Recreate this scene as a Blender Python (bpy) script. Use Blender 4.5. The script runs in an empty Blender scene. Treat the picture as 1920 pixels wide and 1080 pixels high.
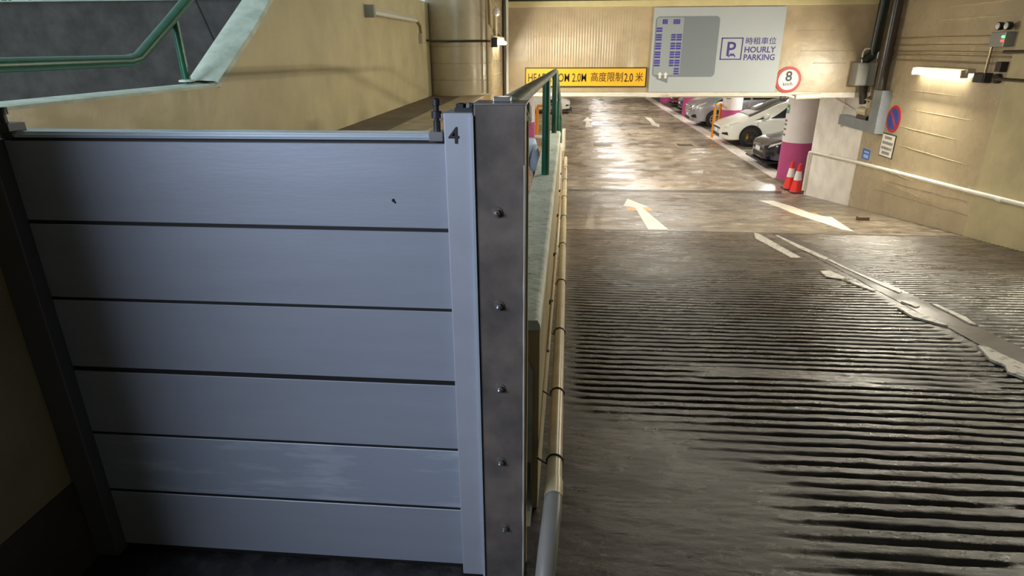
import bpy, bmesh, math, random
from mathutils import Vector, Matrix, noise
random.seed(7)
S = bpy.context.scene
COL = S.collection
PI = math.pi

# ------------------------------------------------------------------ camera
F = 1142.0
PITCH, YAW, ROLL = math.radians(21.51), math.radians(4.66), math.radians(0.25)
CAM = Vector((0, 0, 3.1))
ROT = Matrix.Rotation(YAW, 3, 'Z') @ Matrix.Rotation(PI/2 - PITCH, 3, 'X') @ Matrix.Rotation(-ROLL, 3, 'Z')
cd = bpy.data.cameras.new('camera'); cam = bpy.data.objects.new('camera', cd); COL.objects.link(cam)
cam.matrix_world = Matrix.Translation(CAM) @ ROT.to_4x4()
cd.sensor_width = 36; cd.lens = F/1920*36; cd.clip_start = 0.05; cd.clip_end = 300
S.camera = cam

# ------------------------------------------------------------------ world and exposure
S.view_settings.view_transform = 'Standard'; S.view_settings.look = 'None'
S.view_settings.gamma = 1; S.view_settings.exposure = 0.88; S.view_settings.use_curve_mapping = False
W = bpy.data.worlds.new('world'); S.world = W; W.use_nodes = True
bg = W.node_tree.nodes['Background']; bg.inputs[0].default_value = (0.62, 0.78, 0.80, 1); bg.inputs[1].default_value = 0.42

def area(name, loc, rot, sx, sy, power, col):
    l = bpy.data.lights.new(name, 'AREA'); l.shape = 'RECTANGLE'; l.size = sx; l.size_y = sy; l.energy = power; l.color = col
    o = bpy.data.objects.new(name, l); COL.objects.link(o); o.location = loc; o.rotation_euler = rot; return o
WARM = (1.0, 0.93, 0.76); NEUT = (1.0, 0.97, 0.91); COOL = (0.76, 0.86, 1.0)
# tube lamp on the right wall, tube lamp on the left wall (their light; the tubes themselves come with the fixtures)
area('tube_light_right', (5.22, 9.65, 2.70), (0, math.radians(62), 0), 0.05, 1.15, 80, WARM)
area('added_near_light', (5.19, 5.0, 2.85), (0, math.radians(62), 0), 0.05, 1.15, 45, WARM)  # added lamp out of view, brightens the near right wall
area('tube_light_left', (-0.93, 10.05, 3.16), (0, math.radians(-62), 0), 0.05, 1.5, 45, WARM)
# unseen cool light assumed behind camera left, placed to grade brightness across the barrier
d_ = (Vector((-.3,1.4,2.4))-Vector((-2.8,-.85,3.75))).to_track_quat('-Z','Y').to_euler()
area('assumed_side_light', (-2.8,-.85,3.75), d_, 2.6, .7, 135, COOL)
# unseen warm light added above the ramp to brighten the beige wall and coping
area('added_ramp_light', (1.6, 6.6, 3.93), (0, 0, 0), 0.10, 1.3, 40, WARM)
# unseen tube lamps assumed on the parking hall ceiling to light the hall
HALL = [(x, y) for y in (14.6, 19.5, 24.5, 30, 36, 43, 51) for x in (2.6,)] + [(x, y) for y in (17.5, 22.5, 28.5, 35) for x in (7.6,)] + [(-4.0, 20.0), (-4.0, 30.0)]

# ------------------------------------------------------------------ materials
def lin(r, g, b):
    f = lambda c: (c/255)/12.92 if c/255 <= 0.04045 else ((c/255+0.055)/1.055)**2.4
    return (f(r), f(g), f(b), 1)
def mat(name, col, rough=0.5, metal=0.0, spec=0.5, var=0.0, vscale=4.0, col2=None, rvar=0.0, bump=0.0, bscale=20.0, stretch=(1,1,1), emit=None, estr=0.0, coat=0.0, detail=5, contrast=(0.35, 0.65), trans=0.0):
    m = bpy.data.materials.new(name); m.use_nodes = True; nt = m.node_tree; N = nt.nodes; L = nt.links
    b = N['Principled BSDF']
    b.inputs['Base Color'].default_value = col; b.inputs['Roughness'].default_value = rough; b.inputs['Metallic'].default_value = metal
    b.inputs['Specular IOR Level'].default_value = spec; b.inputs['Coat Weight'].default_value = coat
    b.inputs['Transmission Weight'].default_value = trans
    if emit: b.inputs['Emission Color'].default_value = emit; b.inputs['Emission Strength'].default_value = estr
    if var or rvar or bump or col2:
        tc = N.new('ShaderNodeTexCoord'); mp = N.new('ShaderNodeMapping'); mp.inputs['Scale'].default_value = stretch
        L.new(tc.outputs['Object'], mp.inputs['Vector'])
    if col2 or var:
        n = N.new('ShaderNodeTexNoise'); n.inputs['Scale'].default_value = vscale; n.inputs['Detail'].default_value = detail; n.inputs['Roughness'].default_value = 0.6
        L.new(mp.outputs[0], n.inputs['Vector'])
        r = N.new('ShaderNodeMapRange'); r.inputs[1].default_value = contrast[0]; r.inputs[2].default_value = contrast[1]
        L.new(n.outputs[0], r.inputs[0])
        mx = N.new('ShaderNodeMix'); mx.data_type = 'RGBA'
        mx.inputs['A'].default_value = col
        c2 = col2 if col2 else tuple(c*(1-var) for c in col[:3]) + (1,)
        mx.inputs['B'].default_value = c2
        L.new(r.outputs[0], mx.inputs['Factor']); L.new(mx.outputs['Result'], b.inputs['Base Color'])
    if rvar:
        n2 = N.new('ShaderNodeTexNoise'); n2.inputs['Scale'].default_value = vscale*1.7; n2.inputs['Detail'].default_value = 6
        L.new(mp.outputs[0], n2.inputs['Vector'])
        r2 = N.new('ShaderNodeMapRange'); r2.inputs[1].default_value = 0.35; r2.inputs[2].default_value = 0.65
        r2.inputs[3].default_value = max(0.03, rough-rvar); r2.inputs[4].default_value = min(1, rough+rvar)
        L.new(n2.outputs[0], r2.inputs[0]); L.new(r2.outputs[0], b.inputs['Roughness'])
    if bump:
        n3 = N.new('ShaderNodeTexNoise'); n3.inputs['Scale'].default_value = bscale; n3.inputs['Detail'].default_value = 6
        L.new(mp.outputs[0], n3.inputs['Vector'])
        bp = N.new('ShaderNodeBump'); bp.inputs['Strength'].default_value = bump; bp.inputs['Distance'].default_value = 0.02
        L.new(n3.outputs[0], bp.inputs['Height']); L.new(bp.outputs[0], b.inputs['Normal'])
    return m

M = {}
M['beige'] = mat('beige_wall_paint', lin(188,176,138), 0.42, var=0.18, vscale=2.5, rvar=0.1, bump=0.25, bscale=9)
M['beige_dirty'] = mat('aged_beige_paint', lin(172,158,118), 0.5, col2=lin(150,134,98), vscale=3, stretch=(1,1,.35), bump=0.3, bscale=14)
M['beige_gloss'] = mat('glossy_beige_paint', lin(180,164,134), 0.28, var=0.15, vscale=2, rvar=0.06, bump=0.25, bscale=6)
M['beam'] = mat('beam_beige_paint', lin(188,168,134), 0.34, col2=lin(170,151,122), vscale=3, bump=0.35, bscale=5)
M['cream'] = mat('cream_band_paint', lin(214,202,150), 0.45, var=0.1, vscale=6)
M['white'] = mat('white_wall_paint', lin(236,230,220), 0.5, col2=lin(214,206,194), vscale=3, bump=0.15, bscale=10)
M['joint'] = mat('wall_joint_ridge', lin(200,184,142), 0.35)
M['ledge'] = mat('brown_ledge_screed', lin(118,98,72), 0.7, col2=lin(92,76,56), vscale=5, bump=0.3)
M['kerb'] = mat('dusty_kerb_paint', lin(176,154,116), 0.6, col2=lin(150,128,94), vscale=6, bump=0.3)
M['coping'] = mat('pale_green_coping_paint', lin(196,206,190), 0.55, col2=lin(168,180,166), vscale=9, bump=0.3, bscale=30)
M['granite'] = mat('dark_grey_granite', lin(84,80,78), 0.6, col2=lin(58,55,54), vscale=5, bump=0.15, bscale=12, detail=8)
M['green'] = mat('dark_green_enamel', lin(18,84,60), 0.3, var=0.3, vscale=14)
M['green_worn'] = mat('worn_green_handrail', lin(70,92,74), 0.5, metal=0.0, col2=lin(126,124,106), vscale=16, bump=0.2, contrast=(0.42,0.6))
M['leaf'] = mat('leaf_green', lin(90,170,110), 0.6, var=0.5, vscale=20)
M['alu'] = mat('brushed_aluminium_board', lin(148,154,170), 0.46, metal=0.35, var=0.08, vscale=5, bump=0.02, bscale=60, stretch=(0.4,1,3))
M['alu_stain'] = mat('smeared_aluminium_board', lin(148,156,174), 0.46, metal=0.35, col2=lin(176,186,200), vscale=7, stretch=(0.5,1,3), contrast=(0.5,0.72))
M['alu_post'] = mat('satin_aluminium_post', lin(158,162,176), 0.5, metal=0.3, var=0.1, vscale=6)
M['alu_bright'] = mat('bright_aluminium_bar', lin(200,214,232), 0.25, metal=0.6)
M['rubber'] = mat('black_rubber_seal', lin(8,8,10), 0.6)
M['steel'] = mat('dark_grey_steel', lin(116,106,100), 0.42, metal=0.3, col2=lin(86,81,80), vscale=7, rvar=0.08, bump=0.08, bscale=12)
M['zinc'] = mat('zinc_plated_steel', lin(168,170,176), 0.3, metal=0.9)
M['dkmetal'] = mat('dark_metal_fitting', lin(52,54,58), 0.45, metal=0.5)
M['timber'] = mat('pale_timber_strip', lin(214,194,158), 0.7, var=0.2, vscale=12, stretch=(1,1,.2))
M['pipe'] = mat('cream_plastic_pipe', lin(206,190,152), 0.32, var=0.25, vscale=8)
M['pipe_white'] = mat('white_plastic_pipe', lin(232,228,214), 0.35, var=0.1, vscale=8)
M['pipe_grey'] = mat('grey_plastic_pipe', lin(120,118,114), 0.4, var=0.15)
M['conduit'] = mat('conduit_beige_paint', lin(150,132,98), 0.3, metal=0.2)
M['darkpipe'] = mat('dark_brown_pipe', lin(58,48,36), 0.3, var=0.3, vscale=8)
M['darkgreenpipe'] = mat('dark_green_pipe', lin(40,46,38), 0.4, var=0.3, vscale=8)
M['blackbox'] = mat('black_box_plastic', lin(44,40,36), 0.5)
M['grey_box'] = mat('grey_metal_box', lin(150,150,144), 0.4, metal=0.2, var=0.12, vscale=5)
M['trunk'] = mat('grey_cable_trunking', lin(138,144,148), 0.35, metal=0.2, var=0.15, vscale=5)
M['panel'] = mat('pale_grey_sign_face', lin(176,182,186), 0.5, var=0.03)
M['panel_dk'] = mat('slate_grey_print', lin(122,130,136), 0.5)
M['panel_md'] = mat('mid_grey_print', lin(150,158,162), 0.5)
M['purple'] = mat('indigo_print', lin(64,52,150), 0.5)
M['indigo'] = mat('deep_indigo_print', lin(58,52,128), 0.5)
M['yellow'] = mat('yellow_sign_sheet', lin(240,184,40), 0.45, var=0.05)
M['black'] = mat('black_print', lin(22,20,20), 0.5)
M['brownblack'] = mat('faded_black_print', lin(74,52,22), 0.5)
M['red'] = mat('sign_red', lin(176,34,36), 0.45)
M['signwhite'] = mat('sign_white', lin(226,222,214), 0.45)
M['blue'] = mat('sign_blue', lin(30,62,150), 0.4)
M['skyblue'] = mat('sticker_blue', lin(62,104,184), 0.45)
M['paleblue'] = mat('sticker_pale_blue', lin(160,190,236), 0.45)
M['greyprint'] = mat('grey_print', lin(110,106,104), 0.6)
M['magenta'] = mat('magenta_column_paint', lin(184,74,128), 0.5, var=0.12, vscale=5)
M['colwhite'] = mat('white_column_paint', lin(228,220,216), 0.5, var=0.06, vscale=4)
M['orange'] = mat('orange_steel_paint', lin(246,152,24), 0.35, var=0.1)
M['signgreen'] = mat('green_print', lin(96,156,120), 0.5)
M['conered'] = mat('cone_red_plastic', lin(226,48,36), 0.45)
M['conebase'] = mat('cone_black_base', lin(50,48,48), 0.6)
M['sleeve'] = mat('cone_white_sleeve', lin(224,222,220), 0.35)
M['tarp'] = mat('navy_bag_fabric', lin(28,36,62), 0.6)
M['roadwhite'] = mat('road_paint_white', lin(228,222,206), 0.4, var=0.14, vscale=9)
M['linewhite'] = mat('bay_line_paint', lin(226,214,204), 0.4, col2=lin(190,176,164), vscale=5, contrast=(0.5,0.7))
M['wornwhite'] = mat('worn_road_paint', lin(176,172,164), 0.5, col2=lin(84,80,74), vscale=22, contrast=(0.5,0.66))
M['roadyellow'] = mat('yellow_road_paint', lin(222,166,50), 0.45, col2=lin(176,140,80), vscale=14)
M['grate'] = mat('drain_cover_iron', lin(84,76,66), 0.45, metal=0.3, bump=0.4, bscale=60)
M['brick'] = mat('brown_brick', lin(104,84,62), 0.8, var=0.2, vscale=20, bump=0.3)
M['ceil'] = mat('ceiling_paint', lin(112,104,86), 0.8, var=0.1)
M['hallceil'] = mat('hall_ceiling_paint', lin(226,220,206), 0.7)
M['tube'] = mat('lit_tube', lin(255,250,235), 0.5, emit=(1.0,0.95,0.80,1), estr=14)
M['tube_off'] = mat('unlit_tube', lin(206,204,190), 0.25)
M['fixture'] = mat('lamp_fixture_metal', lin(186,176,150), 0.4, metal=0.2)
M['lens'] = mat('lamp_lens', lin(235,238,245), 0.1, metal=0.3, coat=0.5)
M['ledgreen'] = mat('green_indicator', lin(60,240,90), 0.5, emit=(0.1,1,0.2,1), estr=2.0)
M['ledred'] = mat('red_indicator', lin(240,60,50), 0.5, emit=(1,0.08,0.05,1), estr=1.5)
M['carwhite'] = mat('pearl_white_car_paint', lin(236,236,224), 0.22, coat=0.8)
M['carsilver'] = mat('silver_car_paint', lin(176,176,182), 0.25, metal=0.45, coat=0.7)
M['carnavy'] = mat('navy_car_paint', lin(22,28,48), 0.18, coat=1.0)
M['carblue'] = mat('blue_car_paint', lin(20,50,92), 0.18, coat=1.0)
M['carred'] = mat('dark_red_car_paint', lin(120,24,50), 0.2, coat=1.0)
M['glass'] = mat('tinted_car_glass', lin(30,34,36), 0.08, spec=0.8, coat=0.5)
M['tyre'] = mat('tyre_rubber', lin(26,25,26), 0.7)
M['rim'] = mat('grey_alloy_rim', lin(104,96,88), 0.3, metal=0.8)
M['rimlight'] = mat('silver_alloy_rim', lin(186,184,184), 0.3, metal=0.7)
M['caliper'] = mat('gold_brake_caliper', lin(206,150,50), 0.35, metal=0.4)
M['lamp'] = mat('car_headlamp', lin(214,214,196), 0.1, coat=1.0)
M['plate'] = mat('number_plate_white', lin(236,236,236), 0.4)
M['chrome'] = mat('chrome_trim', lin(210,210,214), 0.1, metal=1.0)
M['blackplastic'] = mat('black_bumper_plastic', lin(24,24,28), 0.45)
M['skin'] = mat('skin', lin(112,80,58), 0.5)
M['hair'] = mat('dark_hair', lin(20,16,15), 0.6)
M['shirt'] = mat('light_blue_shirt_cloth', lin(196,214,236), 0.8, var=0.12, vscale=14)
M['trousers'] = mat('dark_trouser_cloth', lin(36,38,46), 0.8)
M['patch'] = mat('grey_mortar_patch', lin(170,172,164), 0.7, var=0.2, vscale=9)

def floor_mat(name, c1, c2, c3, rough, rv, sc, wet, stretch=(1,1,1), bumpd=0.01, coatw=0.0, fine=40, fstr=.35, grad=None):
    m = bpy.data.materials.new(name); m.use_nodes = True; nt = m.node_tree; N = nt.nodes; L = nt.links; b = N['Principled BSDF']
    tc = N.new('ShaderNodeTexCoord'); mp = N.new('ShaderNodeMapping'); mp.inputs['Scale'].default_value = stretch; L.new(tc.outputs['Object'], mp.inputs[0])
    def nz(s, d=6, w=None, rough_=0.6):
        n = N.new('ShaderNodeTexNoise'); n.inputs['Scale'].default_value = s; n.inputs['Detail'].default_value = d; n.inputs['Roughness'].default_value = rough_
        L.new(mp.outputs[0], n.inputs['Vector']); return n
    def rng(src, a, b_, c=0, d=1):
        r = N.new('ShaderNodeMapRange'); r.inputs[1].default_value = a; r.inputs[2].default_value = b_; r.inputs[3].default_value = c; r.inputs[4].default_value = d
        L.new(src.outputs[0], r.inputs[0]); return r
    def mix(f, a, bcol, out=None):
        x = N.new('ShaderNodeMix'); x.data_type = 'RGBA'; L.new(f.outputs[0], x.inputs['Factor'])
        if isinstance(a, tuple): x.inputs['A'].default_value = a
        else: L.new(a.outputs['Result'], x.inputs['A'])
        x.inputs['B'].default_value = bcol; return x
    a = mix(rng(nz(sc), .38, .62), c1, c2); a2 = mix(rng(nz(sc*3.1, 8), .5, .72), a, c3)
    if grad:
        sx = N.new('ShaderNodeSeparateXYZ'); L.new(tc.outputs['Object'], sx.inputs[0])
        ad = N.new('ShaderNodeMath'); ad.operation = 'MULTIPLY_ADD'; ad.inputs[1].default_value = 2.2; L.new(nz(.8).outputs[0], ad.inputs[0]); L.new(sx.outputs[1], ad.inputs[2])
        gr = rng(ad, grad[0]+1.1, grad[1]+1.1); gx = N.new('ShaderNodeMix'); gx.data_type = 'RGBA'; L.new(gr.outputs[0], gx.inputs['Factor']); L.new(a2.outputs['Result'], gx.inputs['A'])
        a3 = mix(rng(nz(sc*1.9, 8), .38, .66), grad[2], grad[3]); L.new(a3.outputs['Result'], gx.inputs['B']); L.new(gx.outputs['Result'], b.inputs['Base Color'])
    else: L.new(a2.outputs['Result'], b.inputs['Base Color'])
    w = rng(nz(wet, 7), .40, .60, max(.04, rough-rv), min(1, rough+rv)); L.new(w.outputs[0], b.inputs['Roughness'])
    bp = N.new('ShaderNodeBump'); bp.inputs['Strength'].default_value = 0.6; bp.inputs['Distance'].default_value = bumpd
    L.new(nz(sc*5, 9, rough_=0.7).outputs[0], bp.inputs['Height']); L.new(bp.outputs[0], b.inputs['Normal'])
    n5 = nz(fine, 4, rough_=0.7); bq = N.new('ShaderNodeBump'); bq.inputs['Strength'].default_value = fstr; bq.inputs['Distance'].default_value = .004
    L.new(n5.outputs[0], bq.inputs['Height']); L.new(bp.outputs[0], bq.inputs['Normal']); L.new(bq.outputs[0], b.inputs['Normal'])
    b.inputs['Coat Weight'].default_value = coatw; b.inputs['Coat Roughness'].default_value = 0.15
    return m
M['hallfloor'] = floor_mat('worn_sealed_concrete', lin(152,137,116), lin(118,102,82), lin(186,174,154), 0.37, 0.2, 0.7, 1.1, (1,1.4,1), 0.006)
M['bayfloor'] = floor_mat('bay_concrete', lin(120,110,96), lin(96,88,76), lin(140,128,112), 0.5, 0.15, 1.1, 1.3, (1,1,1), 0.005)
M['apron'] = floor_mat('apron_concrete', lin(128,115,97), lin(94,84,70), lin(164,150,130), 0.38, 0.16, 1.3, 2.0, (1,1.6,1), 0.012)
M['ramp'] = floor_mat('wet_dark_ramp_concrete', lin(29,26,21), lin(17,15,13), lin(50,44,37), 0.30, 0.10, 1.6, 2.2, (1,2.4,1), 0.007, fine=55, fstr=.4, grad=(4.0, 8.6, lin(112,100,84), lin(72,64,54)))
M['band'] = floor_mat('smooth_median_screed', lin(66,58,50), lin(52,46,40), lin(74,66,58), 0.45, 0.1, 3, 3, (1,1,1), 0.003)
M['landing'] = floor_mat('damp_dark_landing', lin(34,34,36), lin(20,20,22), lin(56,56,56), 0.4, 0.2, 5, 5, (1,1,1), 0.01)
M['skirt'] = mat('dark_skirting_band', lin(64,58,42), 0.6, var=0.3, vscale=8, bump=0.3)
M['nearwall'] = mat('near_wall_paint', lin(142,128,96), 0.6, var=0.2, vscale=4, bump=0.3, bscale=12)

# ------------------------------------------------------------------ mesh helpers
class MB:
    def __init__(s): s.v = []; s.f = []
    def add(s, vs, fs):
        n = len(s.v); s.v += [tuple(v) for v in vs]; s.f += [tuple(i+n for i in f) for f in fs]; return s
    def box(s, x0, x1, y0, y1, z0, z1):
        return s.add([(x0,y0,z0),(x1,y0,z0),(x1,y1,z0),(x0,y1,z0),(x0,y0,z1),(x1,y0,z1),(x1,y1,z1),(x0,y1,z1)],
                     [(3,2,1,0),(4,5,6,7),(0,1,5,4),(1,2,6,5),(2,3,7,6),(3,0,4,7)])
    def prism(s, poly, d):      # poly: list of 3-D points, extruded by vector d
        n = len(poly); d = Vector(d); a = [Vector(p) for p in poly]; b = [p + d for p in a]
        return s.add(a+b, [tuple(range(n))[::-1], tuple(range(n, 2*n))] + [(i, (i+1) % n, n+(i+1) % n, n+i) for i in range(n)])
    def tube(s, pts, r, n=12, caps=True, sq=1.0):
        P = [Vector(p) for p in pts]; rs = r if isinstance(r, (list, tuple)) else [r]*len(P); vs = []; fs = []
        for i, p in enumerate(P):
            t = ((P[min(i+1, len(P)-1)] - p).normalized() + (p - P[max(i-1, 0)]).normalized()).normalized()
            up = Vector((0,0,1)) if abs(t.z) < 0.9 else Vector((0,1,0))
            a = t.cross(up).normalized(); b = a.cross(t).normalized()
            for k in range(n):
                an = 2*PI*k/n; vs.append(p + a*math.cos(an)*rs[i] + b*math.sin(an)*rs[i]*sq)
        for i in range(len(P)-1):
            for k in range(n): fs.append((i*n+k, i*n+(k+1) % n, (i+1)*n+(k+1) % n, (i+1)*n+k))
        if caps: fs.append(tuple(range(n))[::-1]); fs.append(tuple((len(P)-1)*n+k for k in range(n)))
        return s.add(vs, fs)
    def lathe(s, prof, c, axis='Z', n=24):
        vs = []; fs = []; c = Vector(c)
        for r, h in prof:
            for k in range(n):
                a = 2*PI*k/n; u, w = r*math.cos(a), r*math.sin(a)
                vs.append(c + (Vector((u,w,h)) if axis == 'Z' else Vector((u,h,w)) if axis == 'Y' else Vector((h,u,w))))
        m = len(prof)
        for i in range(m-1):
            for k in range(n): fs.append((i*n+k, i*n+(k+1) % n, (i+1)*n+(k+1) % n, (i+1)*n+k))
        fs.append(tuple(range(n))[::-1]); fs.append(tuple((m-1)*n+k for k in range(n)))
        return s.add(vs, fs)
    def grid(s, fn, nu, nv):
        vs = [fn(i/nu, j/nv) for j in range(nv+1) for i in range(nu+1)]
        return s.add(vs, [(j*(nu+1)+i, j*(nu+1)+i+1, (j+1)*(nu+1)+i+1, (j+1)*(nu+1)+i) for j in range(nv) for i in range(nu)])
    def build(s, name, m, parent=None, smooth=False, bevel=0.0, bseg=2, fix=True):
        me = bpy.data.meshes.new(name); me.from_pydata(s.v, [], s.f)
        if fix or bevel:
            bm = bmesh.new(); bm.from_mesh(me); bmesh.ops.remove_doubles(bm, verts=bm.verts, dist=1e-5)
            if fix: bmesh.ops.recalc_face_normals(bm, faces=bm.faces)
            if bevel:
                ed = [e for e in bm.edges if len(e.link_faces) == 2 and e.calc_face_angle(0) > 0.5]
                bmesh.ops.bevel(bm, geom=ed, offset=bevel, segments=bseg, affect='EDGES', profile=0.5)
            bm.to_mesh(me); bm.free()
        me.materials.append(m)
        if smooth:
            me.polygons.foreach_set('use_smooth', [True]*len(me.polygons))
            if smooth != 'all': me.set_sharp_from_angle(angle=math.radians(38))
        o = bpy.data.objects.new(name, me); COL.objects.link(o)
        if parent: setpar(o, parent)
        return o
def wm(o):
    m = Matrix.LocRotScale(o.location, o.rotation_euler, o.scale)
    return (wm(o.parent) @ o.matrix_parent_inverse @ m) if o.parent else m
def setpar(o, p): o.parent = p; o.matrix_parent_inverse = wm(p).inverted()
def tag(o, label=None, cat=None, group=None, kind=None):
    if label: o['label'] = label
    if cat: o['category'] = cat
    if group: o['group'] = group
    if kind: o['kind'] = kind
    return o
def thing(name, loc, label, cat, group=None):
    o = bpy.data.objects.new(name, None); COL.objects.link(o); o.location = loc; o.empty_display_size = .1
    return tag(o, label, cat, group)
def struct(o, label, cat='setting'): return tag(o, label, cat, None, 'structure')
def text(name, body, size, m, origin, ux, uy, parent=None, depth=0.002, align='LEFT', sx=1.0, bold=0.0, w=None):
    c = bpy.data.curves.new('lettering', 'FONT'); c.body = body; c.size = size; c.extrude = depth; c.align_x = align; c.resolution_u = 3; c.offset = bold
    o = bpy.data.objects.new('tmp', c); COL.objects.link(o)
    me = bpy.data.meshes.new_from_object(o.evaluated_get(bpy.context.evaluated_depsgraph_get())); bpy.data.objects.remove(o)
    if w:
        xs_ = [v.co.x for v in me.vertices]; sx = w/(max(xs_)-min(xs_)); origin = Vector(origin)-Vector(ux)*min(xs_)*sx
    ux = Vector(ux); uy = Vector(uy); uz = ux.cross(uy)
    me.transform(Matrix.Translation(Vector(origin)) @ Matrix((ux, uy, uz)).transposed().to_4x4() @ Matrix.Scale(sx, 4, (1,0,0)))
    me.materials.clear(); me.materials.append(m); me.name = name
    o = bpy.data.objects.new(name, me); COL.objects.link(o)
    if parent: setpar(o, parent)
    return o
def at(px, py, **k):            # point of the world where a ray through a pixel meets a plane (X=, Y= or Z=)
    d = ROT @ Vector((px-960, 540-py, -F)); a, v = list(k.items())[0]; i = 'XYZ'.index(a); return CAM + d*((v-CAM[i])/d[i])
YR, SL = 14.13, 0.126           # the ramp meets the level floor at Y = YR and climbs towards the camera
def rz(y): return (YR-y)*SL if y < YR else 0.0
def ramp_at(px, py):
    d = ROT @ Vector((px-960, 540-py, -F)); return CAM + d*((YR*SL-CAM.z)/(d.z+d.y*SL))
def fbm(x, y, s=1.0): return noise.fractal(Vector((x*s, y*s, 3.3)), 1.0, 2.0, 4)

# ================================================================== STRUCTURE
XR, XL, YB = 5.41, -1.877, 11.76
# level parking floor
b = MB(); b.add([(-12,YR,0),(5.36,YR,0),(5.36,62,0),(-12,62,0)], [(0,1,2,3)])
struct(b.build('floor', M['hallfloor']), 'sealed brown concrete floor of the parking hall', 'floor')
b = MB(); b.add([(5.36,YR-.4,-.001),(15,YR-.4,-.001),(15,62,-.001),(5.36,62,-.001)], [(0,1,2,3)])
struct(b.build('floor_bays', M['bayfloor']), 'concrete floor under the parked cars', 'floor')

# ramp: smooth apron near the level floor, ribbed below y=8.2
def wallx(y): return -.055 + .008*(y-1.6)
b = MB()
b.grid(lambda u, v: ((wallx(8.2+v*(YR-8.2))-.02) + u*(XR+.02-wallx(8.2)), 8.2+v*(YR-8.2), rz(8.2+v*(YR-8.2)) + .0), 24, 40)
struct(b.build('ramp_apron', M['apron'], smooth='all'), 'smooth upper concrete of the vehicle ramp with road arrows', 'ramp')
SP = 0.081
def band_x(y): return 2.68 + .032*(y-3.4)
def ribheight(x, y):
    ph = (y + 0.018*fbm(x, y*.15, .9) + .006*fbm(x, y, 6))/SP
    k = ph - math.floor(ph)
    p = 1 - math.exp(-((k-.5)/.15)**2)
    worn = fbm(x*.8+9, y*2.2, .9) + .5*fbm(x*1.2, y*6, 1.4)
    a = 1.0
    # trowelled-flat patches: near left corner of the ramp and scattered wear
    nl = max(0, 1-(max(0, x-.05)/1.15)**2) * max(0, 1-(max(0, y-1.6)/1.2)**2)
    a *= max(0.0, 1 - 1.6*nl)
    if y < 3.2 and x < 2.5: a *= min(1, max(0.05, 1.0 - 1.8*max(0, worn-.15)))
    else: a *= min(1, max(.35, 1.0 - 1.0*max(0, worn-.35)))
    a *= min(1, max(0.3, (9.4-y)/3.0))
    bx = abs(x-band_x(y)-.13)
    if bx < .17: a *= max(0, (bx-.11)/.06) if bx > .11 else 0
    edge = min(1, max(0, (x-.1)/.12)); a *= edge
    h = .017*a*(p-1) + (.0018*fbm(x, y*2.0, 8) + .0016*fbm(x*.7, y*1.6, 30))*(1 if bx > .12 else .2)
    return h
b = MB(); nx, ny = 220, 1450
y0, y1 = 0.4, 8.2
b.grid(lambda u, v: ((wallx(y0+v*(y1-y0))-.02) + u*(XR+.02-wallx(y0+v*(y1-y0))), y0+v*(y1-y0), rz(y0+v*(y1-y0)) + ribheight(u*5.5, y0+v*(y1-y0))*(1 if v < 1 else 0)), nx, ny)
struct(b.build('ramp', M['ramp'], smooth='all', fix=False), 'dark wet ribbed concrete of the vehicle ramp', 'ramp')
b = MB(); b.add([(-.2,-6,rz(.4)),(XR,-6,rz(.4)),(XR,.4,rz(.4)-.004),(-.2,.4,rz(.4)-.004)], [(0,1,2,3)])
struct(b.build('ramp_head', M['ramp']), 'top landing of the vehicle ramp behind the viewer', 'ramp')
# smooth screed band between the two centre lines
b = MB()
def bandp(u, v):
    y = 1.2 + v*6.9; return (band_x(y)+.02+u*.22+.012*fbm(y, u, 3), y, rz(y)+.004)
b.grid(bandp, 3, 80)
tag(b.build('median_strip', M['band'], smooth='all'), 'smooth dark strip running between the two worn centre lines of the ramp', 'road marking')

# right wall with its far white length and the slightly proud near bay
b = MB(); b.box(XR, XR+.25, 8.30, 11.74, -.2, 4.0)
wr = struct(b.build('wall_right', M['beige_gloss']), 'beige block wall on the right of the ramp', 'wall')
for z, y0_, y1_ in [(2.46,9.05,10.75),(2.18,8.75,10.3),(1.90,9.0,10.6),(1.62,8.6,10.5),(1.17,9.8,11.0),(.98,9.0,10.6),(3.45,8.4,10.2),(3.62,8.4,10.0)]:
    m = MB(); n = 26
    pts = [(XR-.0005, y0_+(y1_-y0_)*i/n, z+.004*fbm(i*.5, z, 1)) for i in range(n+1)]
    m.tube(pts, [.0015+.0035*abs(math.sin(PI*i/n)) for i in range(n+1)], 6)
    m.build('course_joint', M['joint'], wr, smooth='all')
for z, y0_, y1_ in [(.98,8.45,10.6),(.78,8.3,10.9)]:
    m = MB(); m.tube([(XR-.0005, y0_+(y1_-y0_)*i/20, z+.02+ (y1_-y0_)*(1-i/20)*.0+.008*fbm(i*.7, z, 1)+(.6*SL*(y1_-(y0_+(y1_-y0_)*i/20)))) for i in range(21)], .0022, 5); m.build('wall_crack', M['skirt'], wr)
b = MB(); b.box(XR-.03, XR+.25, -6, 8.30, -.2, 4.0)
struct(b.build('wall_right_near', M['beige']), 'paler beige bay of the right wall nearest the viewer', 'wall')
b = MB(); b.box(XR, XR+.22, 11.74, 13.9, -.2, 2.9)
struct(b.build('wall_right_far', M['white']), 'white painted end of the right wall under the beam', 'wall')

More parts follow.
